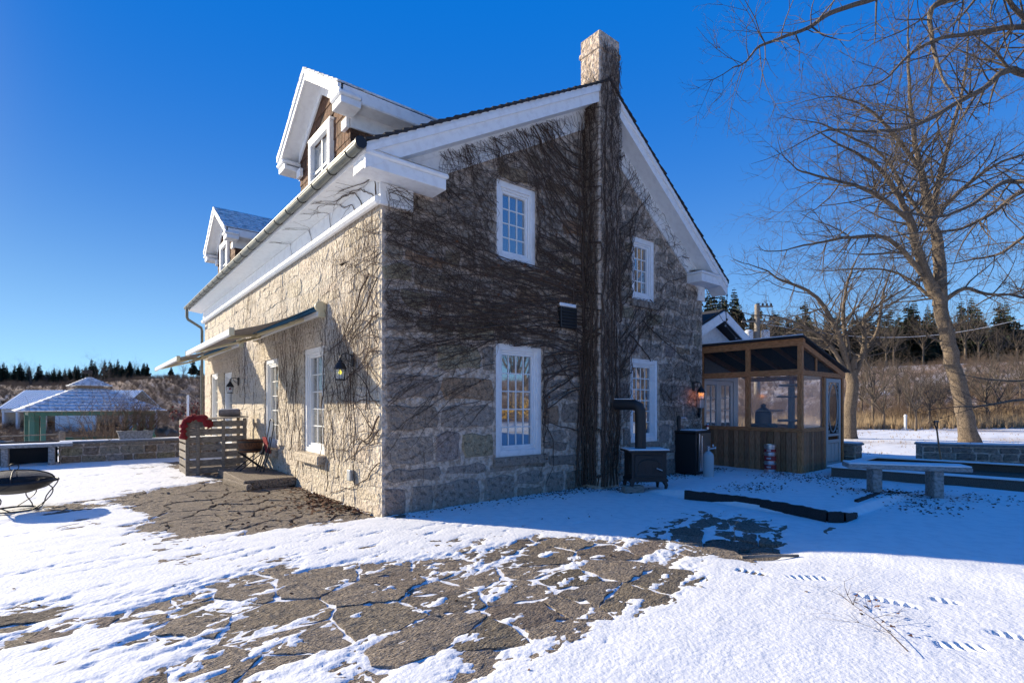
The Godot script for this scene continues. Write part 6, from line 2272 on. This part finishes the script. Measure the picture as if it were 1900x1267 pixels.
func far_left() -> void:
	rng.seed = 808
	var mb := MB.new()
	shrub(mb, Vector3.ZERO, 1.0, 20, 0.010)
	shrub_mesh = mb.mesh()
	mb = MB.new()
	for k in 26:
		var a := rr(0, TAU)
		var p := V(cos(a), 0, sin(a)) * rr(0, 0.14)
		var tip := p + V(rr(-0.25, 0.25), rr(0.4, 1.0), rr(-0.25, 0.25))
		var s := V(cos(a + 1.3), 0, sin(a + 1.3)) * 0.014
		mb.tri(p - s, p + s, tip)
	tuft_mesh = mb.mesh()
	# gazebo: square hipped roof with a cupola on green posts
	var gz := thing("gazebo", "green gazebo with snowy hipped roof and cupola beyond the tan wall", "gazebo", V(-2.90, lay(-2.9, -23.8), -23.8), 0.10)
	var g0 := lay(-2.9, -23.8)
	var eave := 1.26 - g0
	for sx in [-1.0, 1.0]:
		for sz in [-1.0, 1.0]:
			for e in [0.0, 0.34]:
				mb = MB.new()
				mb.box(V(sx * (2.0 - e), eave * 0.5, sz * 2.0), V(0.16, eave, 0.16), Basis.IDENTITY, 0.01)
				part("post", mb, M.green_paint, gz)
		for ax in 2:
			mb = MB.new()
			mb.box(V(0, eave - 0.10, sx * 2.0) if ax == 0 else V(sx * 2.0, eave - 0.10, 0), V(4.2, 0.20, 0.12) if ax == 0 else V(0.12, 0.20, 4.2))
			part("beam", mb, M.green_paint, gz)
			mb = MB.new()
			mb.box(V(0, 1.0, sx * 2.0) if ax == 0 else V(sx * 2.0, 1.0, 0), V(3.9, 0.10, 0.06) if ax == 0 else V(0.06, 0.10, 3.9))
			part("rail", mb, M.green_paint, gz)
	var hip := func(r0: float, y0: float, r1: float, y1: float, m: Material, called: String) -> void:
		for k in 4:
			var b := Basis(Vector3.UP, PI * 0.5 * k)
			var p := MB.new()
			var rows := 7
			for j in rows:
				var ta := float(j) / rows
				var tb := float(j + 1) / rows
				var ra := lerpf(r0, r1, ta) + 0.03
				var rb := lerpf(r0, r1, tb)
				var ya := lerpf(y0, y1, ta) + 0.02
				var yb := lerpf(y0, y1, tb)
				p.quad(b * V(-ra, ya, ra), b * V(ra, ya, ra), b * V(rb, yb, rb), b * V(-rb, yb, rb))
				p.quad(b * V(-ra, ya - 0.03, ra), b * V(ra, ya - 0.03, ra), b * V(ra, ya, ra), b * V(-ra, ya, ra))
			part(called, p, m, gz)
	hip.call(2.45, eave, 0.50, eave + 0.98, M.frosted_shingle, "roof")
	hip.call(0.72, eave + 1.10, 0.02, eave + 1.50, M.frosted_shingle, "cupola_roof")
	mb = MB.new()
	mb.box(V(0, eave - 0.01, 0), V(4.9, 0.05, 4.9))
	mb.box(V(0, eave + 1.02, 0), V(0.9, 0.22, 0.9), Basis.IDENTITY, 0.01)
	part("cupola", mb, M.old_wood, gz)
	mb = MB.new()
	mb.bar(V(0, eave + 1.45, 0), V(0, eave + 1.85, 0), 0.03, 0.03, Vector3.RIGHT)
	mb.box(V(-0.06, eave + 1.72, 0), V(0.34, 0.16, 0.02))
	part("weathervane", mb, M.dark_metal, gz)
	mb = MB.new()
	mb.box(V(0, 0.06, 0), V(4.3, 0.12, 4.3))
	part("floor", mb, M.old_wood, gz)

	# barn with a metal roof, seen from its long side
	var a0 := V(-10.4, 0, -77.2)
	var a1 := V(0.2, 0, -68.5)
	var dirv := (a1 - a0).normalized()
	var bl := a0.distance_to(a1)
	var gy := lay(-5.0, -73.0)
	var bn := thing("pole_barn", "long low white barn with ribbed metal roof behind the gazebo", "barn", V(a0.x, gy, a0.z))
	bn.transform = Transform3D(Basis(dirv, Vector3.UP, dirv.cross(Vector3.UP)), V(a0.x, gy, a0.z))
	var wy := 1.14 - gy
	var ry := 3.25 - gy
	mb = MB.new()
	mb.box(V(bl * 0.5, wy * 0.5, -6.0), V(bl, wy, 0.2))
	mb.box(V(0.1, wy * 0.5, -3.0), V(0.2, wy, 6.0))
	mb.box(V(bl - 0.1, wy * 0.5, -3.0), V(0.2, wy, 6.0))
	mb.box(V(bl * 0.62, wy * 0.5, 0), V(bl * 0.34, wy, 0.2))
	mb.box(V(bl * 0.5, wy - 0.25, 0.02), V(bl, 0.5, 0.2))
	part("wall", mb, M.white_metal, bn)
	for k in 5:
		mb = MB.new()
		mb.box(V(0.25 + k * bl * 0.115, wy * 0.5, 0.05), V(0.25, wy, 0.25))
		part("post", mb, M.white_metal, bn)
	mb = MB.new()
	var ribs := 40
	for k in ribs:
		var xa := -0.3 + (bl + 0.6) * k / ribs
		var xb := -0.3 + (bl + 0.6) * (k + 1) / ribs
		for s in [[0.4, -3.0], [-6.4, -3.0]]:
			mb.quad(V(xa, wy - 0.1, s[0]), V(xb - 0.08, wy - 0.1, s[0]), V(xb - 0.08, ry, s[1]), V(xa, ry, s[1]))
			mb.bar(V(xb - 0.04, wy - 0.08, s[0]), V(xb - 0.04, ry + 0.02, s[1]), 0.08, 0.10)
	part("roof", mb, M.snow_cap, bn)

	# heap of scrap boards and logs under snow
	var hp := thing("scrap_heap", "dark heap of scrap boards and logs under snow by the barn", "heap", V(-9.6, lay(-9.6, -46.0), -46.0))
	for k in 90:
		mb = MB.new()
		mb.tint = Color(1, 1, 1) * rr(0.25, 0.9)
		var x := rr(-4.5, 4.5)
		var y := rr(0.0, 1.0) * 1.5 * (1.0 - absf(x) / 5.5)
		mb.box(V(x, y, rr(-1.2, 1.2)), V(rr(0.6, 2.6), rr(0.08, 0.35), rr(0.1, 0.5)), Basis.from_euler(V(rr(-0.4, 0.4), rr(0, TAU), rr(-0.5, 0.5))), 0.02)
		part("board" if k % 3 else "snow_lump", mb, M.old_wood if k % 3 else M.snow_cap, hp)

	# trees and scrub on the hill
	for k in 3:
		var c := MB.new()
		var t := MB.new()
		conifer(c, t, 10.0, rr(2.0, 3.0))
		conifers.append([c.mesh(), t.mesh()])
	for k in 3:
		var p := far_tree(10.0, 8 + k * 2)
		leafless.append([p[0].mesh(), p[1].mesh()])
	var planted := 0
	for k in 110:
		var x := -24.0 + k * 0.30 + rr(-0.6, 0.6)
		var z := -146.0 + rr(-14, 14)
		plant(conifers[k % 3] if k % 4 else leafless[k % 3], k % 4 != 0, "tree in the dark wood along the hill behind the barn", "trees behind the barn", x, z, rr(2.8, 4.6) / 10.0 * (1.3 if k % 9 == 0 else 1.0))
	for q in [[-1.6, -96.0, 0.66, false], [15.2, -125.0, 0.45, true], [17.0, -128.0, 0.3, true], [13.5, -126.0, 0.35, false], [11.5, -128.0, 0.28, true], [20.0, -130.0, 0.3, true], [22.5, -130.0, 0.32, true]]:
		plant(conifers[1] if q[3] else leafless[0], q[3], "lone bare tree on the skyline above the gazebo" if q[0] < 4.0 else "small tree on the skyline of the brown hill", "" if q[0] < 4.0 else "trees on the brown hill", q[0], q[1], q[2])
	var lf := thing("bare_tree", "small bare tree with fine twigs beyond the far house corner", "tree", V(4.2, lay(4.2, -34.0), -34.0))
	var pr := far_tree(5.6, 9)
	part("trunk", pr[0], M.bark, lf)
	part("crown", pr[1], M.brush_twig, lf)
	var rs := thing("red_bush", "rusty red leafed bush beyond the far house corner", "bush", V(9.0, lay(9.0, -78.0), -78.0))
	mb = MB.new()
	for k in 900:
		var d := Vector3(rr(-1, 1), rr(0, 1), rr(-1, 1))
		if d.length() > 1.0: continue
		var p := V(d.x * 3.6, 0.3 + d.y * 2.6, d.z * 2.0)
		var t := Basis.from_euler(V(rr(0, 6), rr(0, 6), rr(0, 6)))
		mb.tint = Color(1, 1, 1) * rr(0.4, 1.2)
		mb.tri(p, p + t * V(0.28, 0.05, 0), p + t * V(0.1, 0.26, 0.05))
	part("leaves", mb, M.red_leaf, rs)
	mb = MB.new()
	shrub(mb, Vector3.ZERO, 2.4, 20, 0.03)
	part("branches", mb, M.brush_twig, rs)
	var scrub := []
	for k in 4200:
		var z := -rr(56.0, 150.0)
		var x := rr(-0.16, 0.28) * -z
		scrub.append(spot(x, z, rr(0.35, 0.95)))
	field("hill_scrub", "brown waist-high scrub covering the hill behind the gazebo", shrub_mesh, M.brush_twig, scrub)
	var tuft := []
	for k in 3200:
		var z := -rr(14.0, 62.0)
		var x := rr(-0.20, 0.26) * (-z) + rr(-2, 2) - 2.0
		if nz.get_noise_2d(x * 0.3, z * 0.3) < rr(-0.25, 0.35): continue
		tuft.append(spot(x, z, rr(0.10, 0.28), 0.0))
	field("dry_grass", "tufts of tan dry grass poking through snow beyond the tan wall", tuft_mesh, M.dry_grass, tuft)
	# metal mast by the far corner
	var ms := thing("pole", "slim white pole standing past the far corner of the house", "pole", V(1.2, lay(1.2, -26.0), -26.0))
	mb = MB.new()
	mb.tube(PackedVector3Array([V(0, 0, 0), V(0, 3.6, 0)]), PackedFloat32Array([0.05, 0.05]), 8, true)
	part("shaft", mb, M.white_metal, ms)
	mb = MB.new()
	mb.tube(PackedVector3Array([V(0, 0, 0), V(0, 0.9, 0)]), PackedFloat32Array([0.07, 0.06]), 8, true)
	part("sleeve", mb, M.dark_metal, ms)

func plant(kind: Array, evergreen: bool, label: String, group: String, x: float, z: float, s: float) -> void:
	var o := thing("conifer_tree" if evergreen else "bare_tree", label, "tree", V(x, lay(x, z), z), rr(0, TAU), group)
	o.scale = V(s, s * rr(0.9, 1.2), s)
	for k in 2:
		var c := MeshInstance3D.new()
		c.name = "crown" if (k == 0) == evergreen else "trunk"
		c.mesh = kind[k]
		c.material_override = (M.needles if k == 0 else M.bark) if evergreen else (M.bark if k == 0 else M.twig)
		o.add_child(c, true)

# ---------------------------------------------------------------- distance, right
func far_right() -> void:
	rng.seed = 909
	var c0 := V(-3.07, 0, 6.46)
	var dirp := func(px: float, depth: float) -> Vector3:   # a bearing from the yard and a distance
		var s := (px - 950.0) / 965.6
		return c0 + (V(0.6352, 0, -0.7724) + V(0.7724, 0, 0.6352) * s) * depth
	var n := 0
	for k in 140:   # the wood on the ridge
		var p: Vector3 = dirp.call(1290.0 + k * 5.0 + rr(-7, 7), rr(96.0, 132.0))
		plant(conifers[k % 3], true, "dark evergreen in the wood on the ridge behind the porch", "evergreens on the ridge", p.x, p.z, rr(0.75, 1.3) * (1.25 if k < 28 else 1.0))
	for k in 16:
		var p: Vector3 = dirp.call(1330.0 + k * 38.0 + rr(-14, 14), rr(84.0, 98.0))
		plant(leafless[k % 3], false, "grey bare tree before the evergreens on the ridge", "bare trees on the ridge", p.x, p.z, rr(0.7, 1.1))
	for k in 14:   # small thorny trees along the hedge
		var p: Vector3 = dirp.call([1640, 1668, 1700, 1725, 1745, 1690, 1830, 1850, 1872, 1895, 1620, 1780, 1910, 1600][k], rr(30.0, 44.0))
		plant(leafless[(k + 1) % 3], false, "small crooked bare tree in the brown hedge beyond the field", "small trees in the hedge", p.x, p.z, rr(0.28, 0.50))
	var brush := []
	for k in 2100:
		var p: Vector3 = dirp.call(rr(1200.0, 2150.0), 34.0 + 62.0 * pow(rng.randf(), 1.4))
		brush.append(spot(p.x, p.z, rr(0.4, 0.95) * (2.0 if k % 8 == 0 else 1.0)))
	field("hedge_brush", "tangled brown brush covering the slope beyond the snowy field", shrub_mesh, M.brush_twig, brush)
	var tuft := []
	for k in 3000:
		var p: Vector3 = dirp.call(rr(1300.0, 2100.0), rr(31.0, 40.0))
		tuft.append(spot(p.x, p.z, rr(0.4, 1.0), 0.0))
	for k in 2500:
		var p: Vector3 = dirp.call(rr(1500.0, 2100.0), rr(15.5, 32.0))
		if p.x < 14.6 or nz.get_noise_2d(p.x * 0.4, p.z * 0.4) < rr(-0.2, 0.4): continue
		tuft.append(spot(p.x, p.z, rr(0.05, 0.13), 0.0))
	field("dry_grass", "tan dry grass along the edge of the snowy field", tuft_mesh, M.dry_grass, tuft)
	# behind the camera, what the gable windows mirror: golden hedge, brush and trees
	var gold := []
	var gm := MB.new()
	for k in 240:
		var p := V(rr(-0.7, 0.7), rr(0.1, 1.9), rr(-0.7, 0.7))
		var t := Basis.from_euler(V(rr(0, 6), rr(0, 6), rr(0, 6)))
		gm.tri(p, p + t * V(0.16, 0.03, 0), p + t * V(0.06, 0.15, 0.03))
	var gmesh := gm.mesh()
	for k in 120:
		var x := rr(5.0, 60.0)
		gold.append(spot(x, 27.0 + rr(-1.5, 1.5) + 0.1 * x, rr(0.8, 1.2)))
	field("golden_hedge", "golden leafed hedge across the yard from the gable", gmesh, M.gold_leaf, gold)
	var back := []
	for k in 700: back.append(spot(rr(-40.0, 90.0), rr(32.0, 80.0), rr(1.0, 2.4)))
	field("hedge_brush", "brown brush on the slope across the yard from the gable", shrub_mesh, M.brush_twig, back)
	for k in 12:
		plant(leafless[k % 3], false, "bare tree standing across the yard from the gable", "trees across the yard", -8.0 + k * 5.0 + rr(-1.5, 1.5), rr(18.0, 34.0), rr(0.9, 1.5))

	# utility pole with transformers
	var up := thing("utility_pole", "wooden utility pole with cross arms and two transformer cans", "utility pole", V(56.9, lay(56.9, -21.9), -21.9))
	var y0 := 13.1 - lay(56.9, -21.9)
	var mb := MB.new()
	mb.tube(PackedVector3Array([V(0, -0.5, 0), V(0, y0, 0)]), PackedFloat32Array([0.36, 0.28]), 8, true)
	part("post", mb, M.old_wood, up)
	var ax := V(0.7724, 0, 0.6352)
	for q in [[y0 - 0.25, 1.6, 1.0], [y0 - 2.0, 2.0, 0.1]]:
		mb = MB.new()
		mb.bar(V(0, q[0], 0) + ax * (q[1] * (q[2] - 1.0)), V(0, q[0], 0) + ax * (q[1] + 0.2), 0.14, 0.16)
		part("cross_arm", mb, M.old_wood, up)
		for k in 4:
			mb = MB.new()
			mb.lathe([Vector2(0.0, 0.0), Vector2(0.10, 0.0), Vector2(0.14, 0.12), Vector2(0.08, 0.16), Vector2(0.12, 0.24), Vector2(0.0, 0.32)], 8, Transform3D(Basis.IDENTITY, V(0, q[0] + 0.08, 0) + ax * lerpf(q[1] * (q[2] - 0.9), q[1], k / 3.0)))
			part("insulator", mb, M.dark_metal, up)
	for s in [-1.0, 1.0]:
		mb = MB.new()
		mb.lathe([Vector2(0.0, 0.0), Vector2(0.42, 0.0), Vector2(0.46, 0.05), Vector2(0.46, 1.5), Vector2(0.38, 1.62), Vector2(0.0, 1.68)], 12, Transform3D(Basis.IDENTITY, V(0, y0 - 4.6, 0) + ax * s * 0.95))
		part("transformer", mb, M.white_metal, up)
	# a wire drooping away across the field
	var wr := thing("power_line", "thin pale power line sagging across the wood from the pole", "wire")
	mb = MB.new()
	var wp := PackedVector3Array()
	var wrd := PackedFloat32Array()
	var e0: Vector3 = V(56.9, 11.0, -21.9)
	var e1: Vector3 = dirp.call(2100.0, 50.0) + V(0, 13.0, 0)
	for k in 25:
		var t := k / 24.0
		wp.append(e0.lerp(e1, t) - V(0, 3.2 * sin(t * PI), 0))
		wrd.append(0.025)
	mb.tube(wp, wrd, 4)
	part("cable", mb, M.white_metal, wr)
	# marker post at the edge of the field
	var mk := thing("marker_post", "short pale plastic marker post at the far edge of the field", "post")
	var mp: Vector3 = dirp.call(1681.0, 31.0)
	mk.position = V(mp.x, lay(mp.x, mp.z), mp.z)
	mb = MB.new()
	mb.tube(PackedVector3Array([V(0, -0.1, 0), V(0, 0.85, 0)]), PackedFloat32Array([0.08, 0.08]), 8, true)
	mb.lathe([Vector2(0.085, 0.80), Vector2(0.10, 0.84), Vector2(0.06, 0.92), Vector2(0.0, 0.94)], 8)
	part("tube", mb, M.white_metal, mk)

# ---------------------------------------------------------------- small debris
func litter() -> void:
	rng.seed = 1010
	var leaf := MB.new()
	leaf.quad(V(-0.022, 0.0, -0.012), V(0.0, 0.008, -0.02), V(0.026, 0.002, 0.0), V(0.004, 0.010, 0.018))
	leaf.quad(V(-0.022, 0.0, -0.012), V(0.004, 0.010, 0.018), V(-0.012, 0.006, 0.022), V(-0.026, 0.003, 0.006))
	var lm := leaf.mesh()
	var drop := func(x: float, z: float, s: float) -> Transform3D:
		return Transform3D(Basis.from_euler(V(rr(-0.5, 0.5), rr(0, TAU), rr(-0.5, 0.5))).scaled(V(s, s, s)), V(x, lay(x, z) + max(0.004, snow_depth(x, z)) + 0.006 * s, z))
	var a := []
	for k in 520:   # heap along the foot of the front wall
		var t := rng.randf()
		var z := -0.25 - 3.0 * t
		var x := -0.04 - absf(rng.randfn(0, 0.16)) * (1.0 + 1.2 * exp(-pow((z + 1.3) / 0.5, 2)))
		if rng.randf() < exp(-pow((z + 1.3) / 0.7, 2)) + 0.25: a.append(drop.call(x, z, rr(0.7, 1.5)))
	for k in 120: a.append(drop.call(-rr(0.1, 1.6), -rr(0.2, 3.4), rr(0.6, 1.2)))
	field("fallen_leaves", "reddish brown fallen leaves along the foot of the front wall", lm, M.leaf, a)
	a = []
	for k in 1700:   # along the gable foot, beds and porch
		var x := 0.3 + 8.2 * rng.randf()
		var z := 0.05 + absf(rng.randfn(0, 0.22))
		if x > 3.9 and x < 4.5: z += 0.4
		if rng.randf() < 0.25 + 0.75 * smoothstep(1.8, 3.6, x): a.append(drop.call(x, z, rr(0.3, 0.85)))
	for q in [[5.6, 2.3, 0.35, 90], [7.0, 3.9, 0.45, 220], [6.1, 4.5, 0.35, 80], [8.3, 2.4, 0.5, 130], [8.4, 1.6, 0.4, 90], [13.0, 3.6, 0.5, 90], [7.6, 4.9, 0.4, 60]]:
		for k in q[3] * 2: a.append(drop.call(q[0] + rng.randfn(0, q[2]), q[1] + rng.randfn(0, q[2] * 0.7), rr(0.3, 0.95)))
	field("fallen_leaves", "dark fallen leaves on the shaded snow beside the gable and beds", lm, M.leaf, a)
	a = []
	for k in 46: a.append(drop.call(rr(-3.8, 2.4), rr(-1.0, 5.6), rr(0.35, 0.8)))
	field("fallen_leaves", "single brown leaf crumbs scattered on the sunlit snow", lm, M.leaf, a)
	# a fallen twig spray
	var br := thing("fallen_branch", "thin brown twig spray with dead leaves lying on the snow", "branch", V(1.1, 0.05, 5.3))
	var mb := MB.new()
	var d := V(0.86, 0.02, -0.5).normalized()
	sprout(mb, V(-0.42, 0.0, 0.28), d, 0.95, 0.006, 2, 5, 0.18)
	for k in mb.v.size(): mb.v[k].y = clamp(mb.v[k].y * 0.18, -0.015, 0.03)
	part("twigs", mb, M.vine_bark, br)
	mb = MB.new()
	for k in 26:
		var p := V(-0.42, 0.01, 0.28) + d * rr(0.1, 0.9) + V(rr(-0.1, 0.1), 0, rr(-0.1, 0.1))
		var t := Basis.from_euler(V(rr(-0.5, 0.5), rr(0, 6), rr(-0.5, 0.5)))
		mb.tri(p, p + t * V(0.03, 0.004, 0), p + t * V(0.012, 0.006, 0.026))
	part("dead_leaves", mb, M.leaf, br)
	var wd := thing("stick", "flat weathered stick lying at the edge of the bare flagstones", "stick", V(2.15, -0.02, 4.12))
	mb = MB.new()
	mb.tube(PackedVector3Array([V(-0.25, 0.03, -0.16), V(0.0, 0.035, 0.0), V(0.24, 0.03, 0.17)]), PackedFloat32Array([0.018, 0.016, 0.014]), 6, true)
	part("shaft", mb, M.old_wood, wd)
	for q in [[2.55, 3.55, 0.24, "dry weed stalk with seed head standing in the shaded snow"]]:
		var wdn := thing("weed_stalk", q[3], "weed", V(q[0], lay(q[0], q[1]), q[1]))
		mb = MB.new()
		sprout(mb, V(0, -0.02, 0), V(0.05, 1, 0).normalized(), q[2], 0.004, 1, 5, 0.15)
		part("stem", mb, M.dry_grass, wdn)
